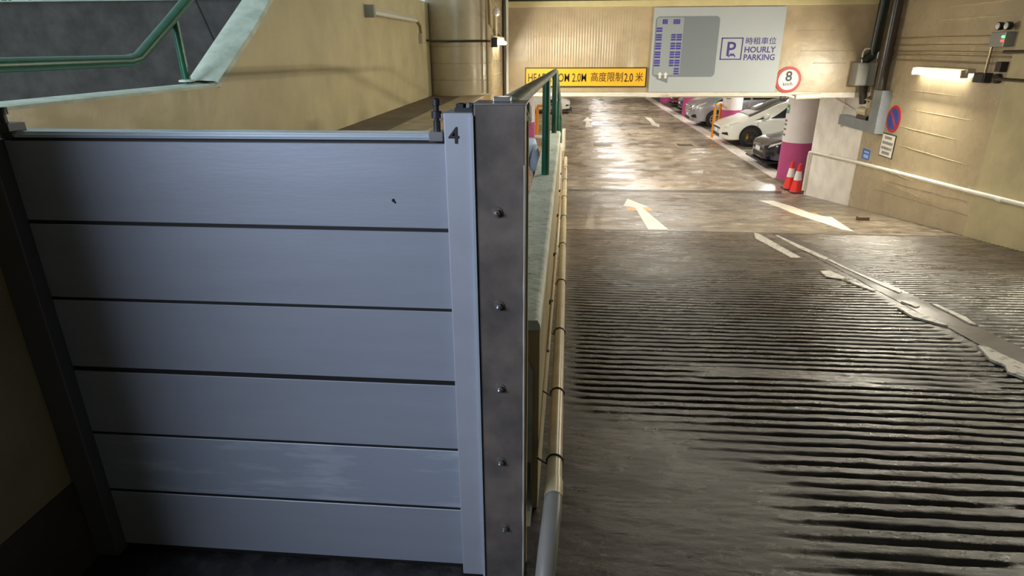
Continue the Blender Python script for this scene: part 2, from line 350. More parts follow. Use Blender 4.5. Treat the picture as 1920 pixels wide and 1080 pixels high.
# cross beam
bt = thing('beam', (2.1, YB, 2.34), 'deep beige concrete beam across the end of the ramp', 'beam'); bt['kind'] = 'structure'
MB().box(-1.09, XR, YB, YB+.45, 2.345, 3.76).build('beam_body', M['beam'], bt)
def ribface(u, v):
    x = -.7+u*2.2; z = 2.46+v*1.25
    r = .5+.5*math.sin(x/.048*2*PI + 1.2*fbm(x, z*.3, 2)); e = min(1, u*7, (1-u)*7, v*5, (1-v)*6)
    return (x, YB-.001-.012*max(0, e)*r*(.6+.5*fbm(x*2, z, 2)), z)
b = MB(); b.grid(ribface, 330, 14); b.build('ribbed_face', M['beam'], bt, smooth='all', fix=False)
b = MB()
for x0, x1, z in [(-.55,.1,3.29),(4.1,5.0,3.03),(4.35,4.9,2.83),(4.0,4.6,3.36)]:
    b.tube([(x0+(x1-x0)*i/16, YB-.001, z+.006*fbm(i*.6, z, 1)) for i in range(17)], .005, 6)
b.build('render_seam', M['beam'], bt, smooth='all')
b = MB(); b.box(-1.09, XR, YB-.05, YB+.45, 3.76, 3.86); b.build('cream_band', M['cream'], bt, bevel=.01)
b = MB(); b.box(-1.09, 5.3, YB+.02, YB+.42, 2.25, 2.345); b.build('white_soffit_band', M['white'], bt, bevel=.008)
b = MB(); b.box(-1.09, XR, YB-.02, YB+.45, 3.86, 4.0); b.build('dark_gap_trim', M['skirt'], bt)

# ceiling over the ramp and over the hall
b = MB(); b.box(-1.09, XR+.25, 2.5, YB+.4, 4.0, 4.15)
struct(b.build('ceiling', M['ceil']), 'painted ceiling slab above the ramp', 'ceiling')
b = MB(); b.box(-12, 15, YB+.45, 62, 2.75, 2.9)
struct(b.build('ceiling_hall', M['hallceil']), 'white ceiling of the parking hall', 'ceiling')
b = MB(); b.box(-12, 15, 61.8, 62, 0, 2.8)
struct(b.build('wall_back', M['white']), 'white end wall of the parking hall', 'wall')
b = MB(); b.box(14.8, 15, 11.8, 62, 0, 2.8); b.box(XR+.2, 15, 13.7, 13.9, 0, 2.8)
struct(b.build('wall_bays', M['white']), 'white wall behind the right parking bays', 'wall')
b = MB(); b.box(-12.2, -12, 11.8, 62, 0, 2.8); b.box(-12, -1.09, 12.0, 12.2, 0, 2.8)
struct(b.build('wall_hall_left', M['white']), 'white wall on the left of the parking hall', 'wall')

# left side: passage wall, ledge, kerb, beige parapet wall
b = MB(); b.box(-1.42, -1.09, 1.62, 12.0, -.2, 2.482)
struct(b.build('trim_1', M['kerb'], bevel=.01), 'dusty raised kerb along the ledge beside the passage', 'kerb')
b = MB(); b.box(XL, -1.42, 1.625, 9.6, 2.2, 2.468)
struct(b.build('floor_ledge', M['ledge']), 'brown screed ledge at the foot of the beige wall', 'ledge')
b = MB(); b.box(-1.36, -1.09, 9.2, YB, 2.483, 4.0)
tw = struct(b.build('wall_tiled', M['beige_gloss']), 'glossy beige tiled wall carrying the lit tube lamp on the left', 'wall')
for z in (2.93, 2.70): MB().box(-1.0905, -1.087, 9.25, 11.2, z, z+.008).build('tile_joint', M['joint'], tw)
# round column
cc = Vector((-1.50, 9.35)); R0 = .47
b = MB(); prof = []
for z in [2.47]+[2.47+.0]: prof.append((R0, z))
zz = [2.47]
for zj in (2.68, 2.90, 3.12): prof += [(R0, zj-.006), (R0-.006, zj-.004), (R0-.006, zj+.004), (R0, zj+.006)]
prof += [(R0, 5.2)]
b.lathe([(r, z) for r, z in prof], (cc.x, cc.y, 0), n=64)
struct(b.build('wall_round', M['beige_gloss'], smooth=True), 'round glossy beige tiled column at the end of the ledge', 'column')
# beige wall with stair-shaped top: polygon in the plane X = XL
sl = math.tan(math.radians(30.4))
yk = 3.363
poly = [(-6,1.0),(9.10,1.0),(9.10,3.68),(yk+(3.68-2.91)/sl,3.68),(yk,2.91),(-6,2.91)]
b = MB(); b.prism([(XL-.16, y, z) for y, z in poly], (.16,0,0))
struct(b.build('wall_left', M['beige']), 'large beige wall on the left with a sloping stair parapet', 'wall')
def coping(p0, p1, name, x0=XL-.17, x1=XL+.008, t=.035):
    (ya, za), (yb, zb) = p0, p1; d = Vector((0, yb-ya, zb-za)).normalized(); nn = Vector((0, -d.z, d.y))*t
    m = MB(); n = 24; vs = []
    def f(u, v):
        y = ya+(yb-ya)*v; z = za+(zb-za)*v; ww = .012*fbm(y*3, 1, 1)
        prof = [(x0, 0), (x0, 1), (x0+.02, 1.15), ((x0+x1)/2, 1.25), (x1-.02, 1.15), (x1+ww, .9), (x1+ww, 0), (x0, 0)]
        k = min(int(u*7+.001), 7); x, h = prof[k]; return (x, y+nn.y*h, z+nn.z*h)
    m.grid(f, 7, 40)
    return struct(m.build(name, M['coping'], smooth=True), 'pale green painted coping on the '+('level' if abs(zb-za) < .01 else 'sloping')+' part of the left parapet', 'coping')
coping((-6, 2.91), (yk, 2.91), 'trim_2', x0=XL-.19, t=.014); coping((yk, 2.905), (yk+(3.68-2.91)/sl, 3.68), 'trim_3')
# dark granite wall facing the viewer beyond the stairs, with a slanting joint, and the planter hedge on it
YG = 5.9; zg = at(110, 3, Y=YG).z
b = MB(); b.box(-9, XL-.24, YG, YG+.25, 1.0, zg)
gw = struct(b.build('wall_granite', M['granite']), 'dark grey granite wall beyond the left stair parapet', 'wall')
q0, q1 = at(360, -12, Y=YG), at(404, 84, Y=YG)
m = MB(); m.prism([(q0.x,YG-.002,q0.z),(q0.x+.014,YG-.002,q0.z),(q1.x+.014,YG-.002,q1.z),(q1.x,YG-.002,q1.z)], (0,-.004,0)); m.build('slab_joint', M['rubber'], gw)
b = MB(); b.box(-9, XL-.24, YG-.03, YG+.28, zg, zg+.012)
struct(b.build('trim_4', M['coping']), 'thin pale edge on top of the granite wall', 'coping')
b = MB(); b.box(-5, XL-.24, .9, 7, 2.0, 2.2)
struct(b.build('floor_stair', M['landing']), 'floor of the stair passage behind the left parapet', 'floor')
b = MB()
for i in range(2200):
    c = Vector((random.uniform(-9,-2.2), YG+.02+random.uniform(0,.5), zg+.06+random.random()**1.5*.6)); a = random.uniform(0, 2*PI); t = random.uniform(-1,1)
    u = Vector((math.cos(a), math.sin(a), t)).normalized()*random.uniform(.04,.08); w = u.cross(Vector((.3,-.5,.8))).normalized()*.022
    b.add([c-u, c+w, c+u, c-w], [(0,1,2,3)])
tag(b.build('hedge', M['leaf'], fix=False), 'bright green leaves of a planter on top of the granite wall', 'plant', kind='stuff')

# near left wall beside the gate and its skirting; landing floor
b = MB(); b.box(-1.45, XR+.25, -6, 2.5, 4.15, 4.3); b.box(-6, -1.45, -6, .85, 4.15, 4.3)  # unseen slabs added to keep skylight off the barrier
struct(b.build('sky_blocker_slab', M['ceil']), 'unseen slab added over the landing and ramp head to block skylight', 'ceiling')
b = MB(); b.box(-6, XR+.2, -3.2, -3.0, 1.4, 4.15); b.box(-6.2, -6, -3.2, .85, 1.4, 4.15)  # unseen walls added to shut out sky from behind and the left
struct(b.build('sky_blocker_wall', M['nearwall']), 'unseen wall added behind the viewer to block skylight', 'wall')
b = MB(); b.box(-1.75, -1.45, .45, 1.20, 1.5, 4.2); b.box(-1.75, -1.45, 1.20, 1.62, 1.5, 2.86)  # height and rear edge out of view shaped to shade the barrier
struct(b.build('wall_near_left', M['nearwall']), 'dim beige wall at the left end of the flood barrier', 'wall')
b = MB(); b.box(-1.75, -1.442, .45, 1.40, 1.5, 1.885)
struct(b.build('baseboard_left', M['skirt'], bevel=.004), 'dark skirting at the foot of the near left wall', 'baseboard')
b = MB(); b.box(-5, -.06, -3, 1.62, 1.4, 1.595)
struct(b.build('floor_landing', M['landing']), 'dark damp landing floor in front of the flood barrier', 'floor')
b = MB(); b.prism([(-1.09,1.62,1.4),(-1.09,1.62,1.59),(-1.09,11.5,0.0),(-1.09,11.5,-.1)], (.88,0,0))
struct(b.build('floor_passage', M['bayfloor']), 'sloping floor of the foot passage behind the flood barrier', 'floor')
b = MB(); b.add([(-1.09,11.5,0),(wallx(11),11.5,0),(wallx(11),YR,0),(-1.09,YR,0)], [(0,1,2,3)])
struct(b.build('floor_passage_end', M['bayfloor']), 'level end of the foot passage', 'floor')

# dividing wall between passage and ramp: three stepped lengths
def seg(y0, y1, z, name, label, m=None):
    b = MB(); b.prism([(wallx(y0)-.15,y0,-.1),(wallx(y0),y0,-.1),(wallx(y1),y1,-.1),(wallx(y1)-.15,y1,-.1)], (0,0,z+.1))
    return struct(b.build(name, m or M['beige_dirty'], bevel=.006), label, 'wall')
s1 = seg(1.75, 6.45, 2.275, 'wall_divider', 'low beige dividing wall between the foot passage and the ramp')
seg(6.452, 8.7, 1.86, 'wall_divider_middle', 'lower middle length of the dividing wall', M['white'])
seg(8.702, 11.75, 1.40, 'wall_divider_far', 'lowest far length of the dividing wall')
def cap(u, v):
    y = 1.745+v*4.71; a = PI*u; w = .5*math.cos(a)
    return (wallx(y)-.075-w*.154, y, 2.268+.034*min(1, 2.2*math.sin(a))+.003*fbm(u*3, y*4, 2))
b = MB(); b.grid(cap, 12, 90)
b.add([cap(u/12, 0) for u in range(13)], [tuple(range(13))])
cp = b.build('coping', mat('lit_divider_coping', lin(222,228,214), .55, col2=lin(190,198,184), vscale=9, bump=.3, bscale=30), s1, smooth='all', fix=False); cp['label'] = 'pale green weathered coping, tone lightened for its light'  # lighter copy of the coping paint; stronger light put into its colour
b = MB()
for i in range(60):
    y = random.uniform(1.85, 5.2); x = wallx(y)-.14+random.random()*.12; r = random.uniform(.004,.011)
    b.add([(x-r*1.6,y,2.3075),(x,y-r*.5,2.3075),(x+r*1.6,y+.002,2.3075),(x,y+r*.5,2.3075)], [(0,1,2,3)])
dm = b.build('dirt_marks', M['skirt'], s1, fix=False); dm['kind'] = 'stuff'
b = MB(); b.prism([(-.185,1.7485,1.65),(-.075,1.7485,1.65),(-.075,1.7485,2.12),(-.10,1.7485,2.18),(-.15,1.7485,2.19),(-.185,1.7485,2.14)], (0,-.004,0)); b.build('mortar_patch', M['patch'], s1)
b = MB(); b.prism([(-.19,1.7485,1.55),(-.08,1.7485,1.55),(-.08,1.7485,1.76),(-.19,1.7485,1.78)], (0,-.006,0)); b.build('lower_patch', M['steel'], s1)

# ================================================================== FLOOD BARRIER
g = thing('flood_barrier', (-.8, 1.42, 1.6), 'silver grey flood barrier of stacked aluminium boards with number 4 on its post', 'barrier')
zs = [2.893, 2.683, 2.469, 2.253, 2.036, 1.826, 1.613]; gaps = [0, .009, .008, .014, .008, .009]
for i in range(6):
    zt = zs[i]-(gaps[i]/2); zb_ = zs[i+1]+(gaps[i+1]/2 if i < 5 else .0)
    b = MB(); tl = -.0015*(i+1)
    b.prism([(-1.372,1.425,zb_+.004),(-.268,1.425,zb_),(-.268,1.425,zt-.0),(-1.372,1.425,zt+.003 if i else zt)], (0,.05,0))
    p = b.build('board', M['alu_stain'] if i == 4 else M['alu'], g, bevel=.0015, bseg=1)
    if i == 4: p['label'] = 'board with dried pale smears'
    if i < 5: MB().box(-1.372, -.268, 1.4275, 1.474, zs[i+1]-.012, zs[i+1]+.012).build('seal', M['rubber'], g)
MB().box(-1.372, -.268, 1.43, 1.47, 2.885, 2.902).build('seal', M['rubber'], g)
MB().box(-1.372, -.268, 1.43, 1.47, 1.597, 1.613).build('seal', M['rubber'], g)
b = MB(); b.box(-1.40, -.30, 1.418, 1.468, 2.901, 2.917); b.box(-1.40, -.30, 1.416, 1.44, 2.905, 2.9115); b.build('clamp_bar', M['alu_bright'], g, bevel=.002)
b = MB(); b.box(-.306, -.272, 1.408, 1.455, 2.900, 2.922); b.build('clamp_shoe', M['zinc'], g, bevel=.002)
b = MB(); b.lathe([(.0085,2.92),(.0085,2.944),(.006,2.945),(.006,2.950),(.012,2.951),(.012,2.966),(.0065,2.967),(.0065,2.978),(.0085,2.979),(.0085,2.992),(.004,2.995)], (-.289,1.43,0), n=12); b.build('clamp_bolt', M['dkmetal'], g, smooth=True)
b = MB(); b.box(-.277, -.255, 1.42, 1.445, 2.949, 2.962); b.build('clamp_bracket', M['zinc'], g, bevel=.002)
# numbered side post
b = MB(); b.box(-.268, -.2, 1.40, 1.48, 1.60, 2.965)
pp = b.build('side_post', M['alu_post'], g, bevel=.003); pp['label'] = 'satin aluminium side post with black number 4'
text('number', '4', .052, M['black'], (-.2575,1.3985,2.898), (1,0,0), (0,0,1), pp, .0006, sx=.95, bold=.0006)
b = MB(); b.box(-.205, -.199, 1.392, 1.40, 1.60, 2.96); b.build('edge_lip', M['alu_bright'], pp)
b = MB(); b.box(-.245, -.205, 1.42, 1.46, 2.965, 2.974); b.lathe([(.012,2.972),(.012,2.982),(.005,2.984)], (-.232,1.435,0), n=6); b.lathe([(.011,2.972),(.009,2.984)], (-.212,1.435,0), n=8); b.build('end_stop', M['dkmetal'], pp)
b = MB(); b.box(-1.45, -1.372, 1.385, 1.48, 1.6, 2.895); b.build('side_post', mat('shaded_side_post', lin(92,92,96), .5, metal=.3), g, bevel=.003)  # darker copy of the post aluminium, shade put into the colour
b = MB(); b.lathe([(.016,2.90),(.016,2.915),(.009,2.916),(.009,2.955),(.014,2.956),(.014,2.972)], (-1.352,1.42,0), n=10); b.box(-1.40,-1.325,1.40,1.45,2.915,2.935); b.build('end_clamp', M['dkmetal'], g, smooth=True)
# dried speck on the top board
b = MB(); b.lathe([(.0045,0),(.002,-.003)], (-.404,1.425,2.757), 'Y', 8); b.lathe([(.003,0),(.001,-.002)], (-.400,1.425,2.752), 'Y', 7); b.build('dirt_speck', M['rubber'], g)

# dark steel post that the barrier is bolted to
sp = thing('steel_post', (-.14,1.44,1.58), 'dark grey steel post bolted beside the numbered barrier post', 'post')
b = MB(); b.box(-.1985, -.083, 1.398, 1.46, 1.58, 2.982); b.build('post_plate', M['steel'], sp, bevel=.003)
b = MB(); b.box(-.1985, -.08, 1.398, 1.49, 2.982, 2.986); b.build('top_plate', M['zinc'], sp)
b = MB(); b.box(-.158, -.118, 1.43, 1.47, 2.986, 2.997); b.build('top_bracket', M['zinc'], sp, bevel=.002)
b = MB(); b.box(-.09, -.0785, 1.463, 1.48, 1.58, 2.94); b.build('timber_strip', M['timber'], sp)
b = MB(); b.tube([(-.084,1.396,1.6+i*.05) for i in range(26)], [.0015+.002*abs(fbm(i*.7,1,1)) for i in range(26)], 6); b.build('sealant_bead', M['patch'], sp)
for x, z in [(-.149,2.738),(-.147,2.498),(-.147,2.261),(-.148,2.026),(-.139,1.792)]:
    bo = MB(); bo.lathe([(.014,0),(.0135,-.0025),(.0085,-.0026)], (x,1.398,z), 'Y', 18); bo = bo.build('washer', M['steel'], sp, smooth=True)
    m = MB(); m.lathe([(.0092,0),(.0092,-.008),(.0082,-.0095)], (x,1.3955,z), 'Y', 6); m.lathe([(.0045,-.009),(.0045,-.016),(.003,-.017)], (x,1.3955,z), 'Y', 10); m.build('bolt', M['zinc'], bo)

# ================================================================== GREEN HANDRAILS
hr = thing('handrail', (-.12,4.1,2.3), 'green handrail with worn grey top on the dividing wall', 'handrail')
b = MB(); b.tube([(-.130,1.52,2.972),(-.127,2.0,2.964),(-.105,4.13,2.925),(-.082,6.2,2.895),(-.078,6.5,2.875)], [.031,.030,.027,.026,.026], 14, sq=.7); b.build('top_rail', M['green_worn'], hr, smooth=True)
b = MB(); b.tube([(-.078,6.45,2.88),(-.07,6.8,2.80),(-.045,8.6,2.42),(-.02,11.0,1.93)], .024, 10); b.build('sloping_rail', M['green'], hr, smooth=True)
for x, y, zb_, zt in [(-.107,4.13,2.295,2.915),(-.082,6.30,2.295,2.88),(-.062,8.3,1.86,2.46),(-.04,10.6,1.40,2.0)]:
    b = MB(); b.tube([(x,y,zb_),(x,y,zt)], .026, 14); b.build('rail_post', M['green'], hr, smooth=True)
b = MB(); b.tube([(-.10,1.50,2.955),(-.095,1.58,2.93),(-.10,1.66,2.955)], .018, 8); b.build('rail_bracket', M['green_worn'], hr, smooth=True)

lr = thing('handrail', (XL-.12,3.26,2.93), 'glossy green handrail above the pale coping of the left parapet', 'handrail')
xr = XL-.12
b = MB(); b.tube([(xr,-1,3.045),(xr,2.84,3.052),(xr,2.91,3.062),(xr,3.2,3.222),(xr,4.2,3.80)], .026, 14); b.build('top_rail', M['green'], lr, smooth=True)
b = MB(); b.tube([(xr,3.27,2.93),(xr,3.262,3.20),(xr,3.26,3.25)], .021, 14); b.build('rail_post', M['green'], lr, smooth=True)
b = MB(); b.lathe([(.04,2.94),(.04,2.948),(.022,2.952)], (xr,3.27,0), n=16); b.build('post_foot', M['coping'], lr)

# ================================================================== PIPES ALONG THE DIVIDING WALL
def pz(y): return 1.85-.049*(y-1.6)
def px_(y): return wallx(y)+.058+.004*(y-1.6)*0
dp = thing('drain_pipe', (.0,1.6,1.85), 'cream plastic drain pipe with dark clips along the dividing wall', 'pipe')
b = MB(); b.tube([(px_(y), y, pz(y)) for y in (1.50,3,5,7,10)], .0245, 16); b.build('pipe_run', M['pipe'], dp, smooth=True)
b = MB(); b.tube([(px_(1.52),1.535,pz(1.53)),(px_(1.45),1.46,pz(1.45))], .028, 16); b.build('coupling', M['pipe'], dp, smooth=True)
b = MB(); b.tube([(px_(1.47),1.475,pz(1.47)),(px_(1.4)-.003,1.40,pz(1.4)-.01),(px_(1.3)-.012,1.30,pz(1.3)-.06),(px_(1.2)-.02,1.2,pz(1.2)-.14),(px_(1.2)-.02,1.15,1.66)], .027, 16); pb = b.build('pipe_bend', M['pipe_grey'], dp, smooth=True); pb['label'] = 'grey bend at the near end'
for y in (1.645,2.10,2.72,3.5,4.4,5.4,6.4,7.6,8.8):
    b = MB(); n = 14; c = Vector((px_(y), y, pz(y)))
    pts = [c + Vector((math.cos(a)*.0262, 0, math.sin(a)*.0262)) for a in [PI*(1.25-1.6*i/n) for i in range(n+1)]]
    b.tube([Vector((wallx(y)-.004, y, pz(y)+.012))]+pts, .0035, 6); b.build('pipe_clip', M['dkmetal'], dp, smooth=True)
cp2 = thing('conduit_pipe', (.0,7,1.9), 'thin beige pipe running above the cream drain pipe', 'pipe')
b = MB(); b.tube([(wallx(y)+.012+.0045*(y-1.6)*.3, y, 1.94-.045*(y-1.6)) for y in (2.3,4,7,10.6)], .007, 10); b.build('pipe_run', M['kerb'], cp2, smooth=True)
for y in (2.9,3.8,5.0,6.2,7.4): MB().box(wallx(y), wallx(y)+.02, y-.01, y+.01, 1.93-.045*(y-1.6), 1.95-.045*(y-1.6)).build('saddle', M['dkmetal'], cp2)
tag(MB().tube([(wallx(11.0)+.01,11.0,1.4),(wallx(11.0)+.01,11.0,1.78)], .03, 10).build('marker_post', M['pipe_white'], smooth=True), 'short white stub post at the far end of the dividing wall', 'post')

# ================================================================== RIGHT WALL FIXTURES
def conduit(name, pts, r, m, label, parent=None, cat='conduit', n=8, clips=()):
    b = MB(); b.tube(pts, r, n); o = b.build(name, m, parent, smooth=True)
    if label: tag(o, label, cat, None)
    return o
XC = XR-.025
for z, ye, lb in [(3.22,8.70,'topmost horizontal conduit on the right wall, running to the emergency light'),(3.115,8.70,'second horizontal conduit from the top on the right wall'),
                  (3.026,8.3,'third horizontal conduit from the top on the right wall'),(2.975,8.3,'fourth horizontal conduit on the right wall, just below the third'),(2.897,8.55,'lowest horizontal conduit above the lit tube on the right wall')]:
    conduit('conduit', [(XC,11.6,z+.01),(XC,11.0,z),(XC,ye,z-.004)], .012, M['conduit'], lb)
conduit('conduit', [(XC-.02,8.70,3.12),(XC-.02,8.70,2.78)], .016, M['conduit'], 'short upright conduit dropping to the black junction box')
jb = thing('junction_box', (XC-.03,8.70,2.72), 'black junction box at the right end of the lit wall tube', 'box')
MB().box(XR-.10, XR, 8.60, 8.83, 2.66, 2.78).build('box_body', M['blackbox'], jb, bevel=.006); MB().box(XR-.108, XR-.1, 8.62, 8.81, 2.675, 2.765).build('cover', M['blackbox'], jb, bevel=.003)
jb = thing('junction_box', (XC-.03,8.4,2.8), 'tall dark junction box beside the corner of the right wall', 'box')
MB().box(XR-.09, XR, 8.37, 8.47, 2.80, 2.92).build('box_body', M['blackbox'], jb, bevel=.006); MB().lathe([(.06,0),(.06,-.05),(.02,-.08)], (XR,8.47,2.72), 'X', 14).build('cover', M['blackbox'], jb)
conduit('conduit', [(XC-.04,8.47,2.72),(XC-.04,7.2,2.72)], .02, M['darkpipe'], 'dark pipe leaving the right frame edge below the junction boxes')
conduit('conduit', [(XC-.04,8.42,3.03),(XC-.04,7.2,3.05)], .02, M['darkpipe'], 'dark pipe leaving the right frame edge beneath the emergency light')
# lit tube lamp
def right_tube(yc, z, wall, label):
    tl = thing('tube_lamp', (wall-.1,yc,z), label, 'lamp')
    MB().box(wall-.10, wall, yc-.67, yc+.65, z+.01, z+.07).build('fixture_body', M['fixture'], tl, bevel=.01)
    b = MB(); b.tube([(wall-.115,yc-.6,z-.015),(wall-.115,yc+.6,z-.015)], .028, 14); b.build('tube', M['tube'], tl, smooth=True)
    for a0 in (yc-.63, yc+.60): MB().box(wall-.14, wall-.05, a0, a0+.03, z-.05, z+.05).build('tube_socket', M['fixture'], tl)
right_tube(9.65, 2.75, XR, 'lit fluorescent tube lamp on the right wall')
right_tube(5.0, 2.90, XR-.03, 'tube lamp added beyond the right frame edge to brighten the near wall')  # unseen fixture added to light the near bay
# emergency light
el = thing('emergency_light', (XR-.05,8.52,3.2), 'grey twin-head emergency light with green and red indicators on the right wall', 'lamp')
MB().box(XR-.12, XR, 8.38, 8.66, 3.09, 3.26).build('case', M['grey_box'], el, bevel=.008)
for y in (8.585, 8.43):
    h = MB().lathe([(.03,0),(.045,-.02),(.048,-.07),(.044,-.075)], (XR-.04,y,3.325), 'X', 18).build('lamp_head', M['blackbox'], el, smooth=True)
    MB().lathe([(.042,0),(.03,-.012),(.005,-.018)], (XR-.112,y,3.325), 'X', 18).build('lens', M['lens'], h, smooth=True)
MB().box(XR-.132, XR-.12, 8.385, 8.43, 3.19, 3.215).build('green_indicator', M['ledgreen'], el); MB().box(XR-.132, XR-.12, 8.385, 8.43, 3.145, 3.17).build('red_indicator', M['ledred'], el)
# big upright pipes at the corner of wall and beam
b = MB(); b.tube([(XR-.135,11.15,4.0),(XR-.135,11.15,2.43)], .085, 16); tag(b.build('upright_pipe', M['darkpipe'], smooth=True), 'thick dark brown upright pipe in front of the right wall', 'pipe')
b = MB(); b.tube([(XR-.14,11.58,4.0),(XR-.14,11.58,3.05),(XR-.17,11.6,2.96),(XR-.28,11.62,2.86)], .08, 16); tag(b.build('upright_pipe', M['darkgreenpipe'], smooth=True), 'thick dark green upright pipe in the corner under the beam end', 'pipe')
eb = thing('electric_box', (5.15,11.6,2.4), 'grey electric box on the beam beside the dark upright pipes', 'box')
MB().box(5.01, 5.33, 11.50, 11.76, 2.47, 2.84).build('case', M['grey_box'], eb, bevel=.008); MB().box(5.02, 5.20, 11.492, 11.50, 2.49, 2.82).build('door', M['grey_box'], eb, bevel=.003)
b = MB(); b.tube([(5.22,11.62,2.47),(5.235,11.62,2.30),(5.26,11.62,2.16)], [.07,.06,.055], 12); b.build('cable_sleeve', M['blackbox'], eb, smooth=True)
b = MB(); b.tube([(5.10,11.6,2.84),(5.09,11.6,3.0),(5.12,11.6,3.06),(5.30,11.6,3.07)], .014, 8); b.build('feed_conduit', M['pipe_white'], eb, smooth=True)
tr = thing('cable_trunking', (5.33,11.1,1.9), 'grey L-shaped metal cable trunking on the right wall above the round sign', 'trunking')
MB().box(XR-.16, XR, 10.98, 11.28, 1.90, 2.42).build('upright_trunk', M['trunk'], tr, bevel=.006)
b = MB(); b.box(XR-.16, XR, 10.98, 12.45, 1.72, 1.90); b.build('level_trunk', M['trunk'], tr, bevel=.006)
sm = thing('motor_unit', (5.28,11.45,1.9), 'small cream motor with pipes resting on the grey trunking', 'motor')
b = MB(); b.tube([(5.32,11.46,2.03),(5.32,11.8,2.03)], [.08,.075], 14); b.build('motor_body', M['pipe'], sm, smooth=True)
b = MB(); b.tube([(5.33,11.50,2.0),(5.33,11.50,2.2),(5.30,11.55,2.26)], .055, 12); b.build('elbow', M['pipe'], sm, smooth=True)
MB().box(5.27, 5.38, 11.42, 11.8, 1.901, 1.96).build('mount', M['blackbox'], sm)
conduit('conduit', [(XR-.03,12.0,2.30),(XR-.03,12.9,2.33)], .012, M['pipe_white'], 'white conduit high on the white wall end under the beam')
conduit('conduit', [(XR-.03,11.85,1.98),(XR-.03,12.3,2.02),(XR-.03,13.85,2.26)], .014, M['pipe_white'], 'white conduit slanting along the white wall end')
conduit('conduit', [(XR-.03,12.62,2.30),(XR-.03,12.62,1.95),(XR-.03,12.66,1.85),(XR-.03,12.62,1.72)], .012, M['pipe_white'], 'short white conduit drop ending in a socket')
tag(MB().box(XR-.06, XR, 12.56, 12.68, 1.66, 1.74).build('wall_socket', M['pipe_white'], bevel=.005), 'small white socket at the foot of the short conduit', 'socket')
# long white pipe following the ramp on the right wall, bending down at the wall's far end
wp = thing('wall_pipe', (XR-.05,11,1.0), 'long white pipe sloping along the right wall with a bend down at its far end', 'pipe')
pts = [(13.84,.13),(13.84,.90),(13.82,.975),(13.70,1.00)]
b = MB(); b.tube([(XR-.05,y,z) for y, z in pts], .03, 12); b.build('down_pipe', M['pipe_white'], wp, smooth=True)
b = MB(); b.tube([(XR-.05,13.72,1.00),(XR-.05,11.74,1.135),(XR-.065,8.2,1.335),(XR-.065,3,1.66)], .03, 12); b.build('pipe_run', M['pipe_white'], wp, smooth=True)
for y in (12.8,10.3,7.75):
    zz_ = 1.135+(11.74-y)*.0565; xx = XR-.05 if y > 8.3 else XR-.065
    b = MB(); b.tube([(xx,y-.05,zz_),(xx,y+.05,zz_-.006)], .036, 12); b.build('coupling', M['pipe_white'], wp, smooth=True)
# signs on the right wall
ns = thing('no_parking_sign', (XR-.01,10.78,1.99), 'round blue no-parking sign with red ring on the right wall', 'sign')
MB().lathe([(.215,0),(.215,-.008)], (XR,10.76,1.99), 'X', 40).build('disc', M['red'], ns)
MB().lathe([(.165,0),(.165,-.003)], (XR-.008,10.76,1.99), 'X', 40).build('blue_field', M['blue'], ns)
a = math.radians(45); m = MB(); d = Vector((0, math.cos(a), math.sin(a))); n_ = Vector((0,-d.z,d.y))*.022; c0 = Vector((XR-.0125,10.76,1.99))
m.prism([c0-d*.17-n_, c0+d*.17-n_, c0+d*.17+n_, c0-d*.17+n_], (.002,0,0)); m.build('red_slash', M['red'], ns)
ps = thing('notice_board', (XR-.01,10.78,1.58), 'white framed notice with grey print beneath the round no-parking sign', 'sign')
MB().box(XR-.012, XR, 10.55, 10.99, 1.37, 1.75).build('frame', M['black'], ps)
MB().box(XR-.0145, XR-.012, 10.565, 10.975, 1.385, 1.735).build('sheet', M['signwhite'], ps)
for z, w in [(1.685,.22),(1.60,.34),(1.515,.34),(1.44,.24)]:
    b = MB(); x = 10.77+w/2
    while x > 10.77-w/2: s_ = random.uniform(.012,.03); b.box(XR-.0155, XR-.0145, x-s_, x, z-.022, z+.022); x -= s_+.008
    b.build('print_line', M['greyprint'], ps)
bs = thing('sticker', (XR-.01,11.45,1.32), 'small blue sticker low on the right wall near the white pipe', 'sign')
MB().box(XR-.004, XR, 11.30, 11.58, 1.22, 1.40).build('sheet', M['skyblue'], bs)
MB().box(XR-.0055, XR-.004, 11.34, 11.52, 1.335, 1.365).build('print_line', M['paleblue'], bs); MB().box(XR-.0055, XR-.004, 11.34, 11.52, 1.25, 1.305).build('print_line', M['paleblue'], bs)

# ================================================================== SIGNS ON THE BEAM
YS = YB-.03
hs = thing('headroom_sign', (.39,YS,2.6), 'yellow headroom sign in black letters on the beam', 'sign')
MB().box(-.70, 1.485, YS, YB-.001, 2.432, 2.768).build('border', M['black'], hs)
MB().box(-.682, 1.467, YS-.003, YS, 2.45, 2.75).build('sheet', M['yellow'], hs)
yy = YS-.0045
text('lettering', 'HEADROOM 2.0M', .205, M['black'], (-.64,yy,2.525), (1,0,0), (0,0,1), hs, .001, w=1.05, bold=.001)
text('lettering', '\u9ad8\u5ea6\u9650\u5236', .175, M['brownblack'], (.49,yy,2.54), (1,0,0), (0,0,1), hs, .001, w=.575, bold=.001)
text('lettering', '2.0', .205, M['black'], (1.09,yy,2.525), (1,0,0), (0,0,1), hs, .001, w=.155, bold=.0015)
text('lettering', '\u7c73', .17, M['brownblack'], (1.29,yy,2.54), (1,0,0), (0,0,1), hs, .001, w=.135, bold=.001)

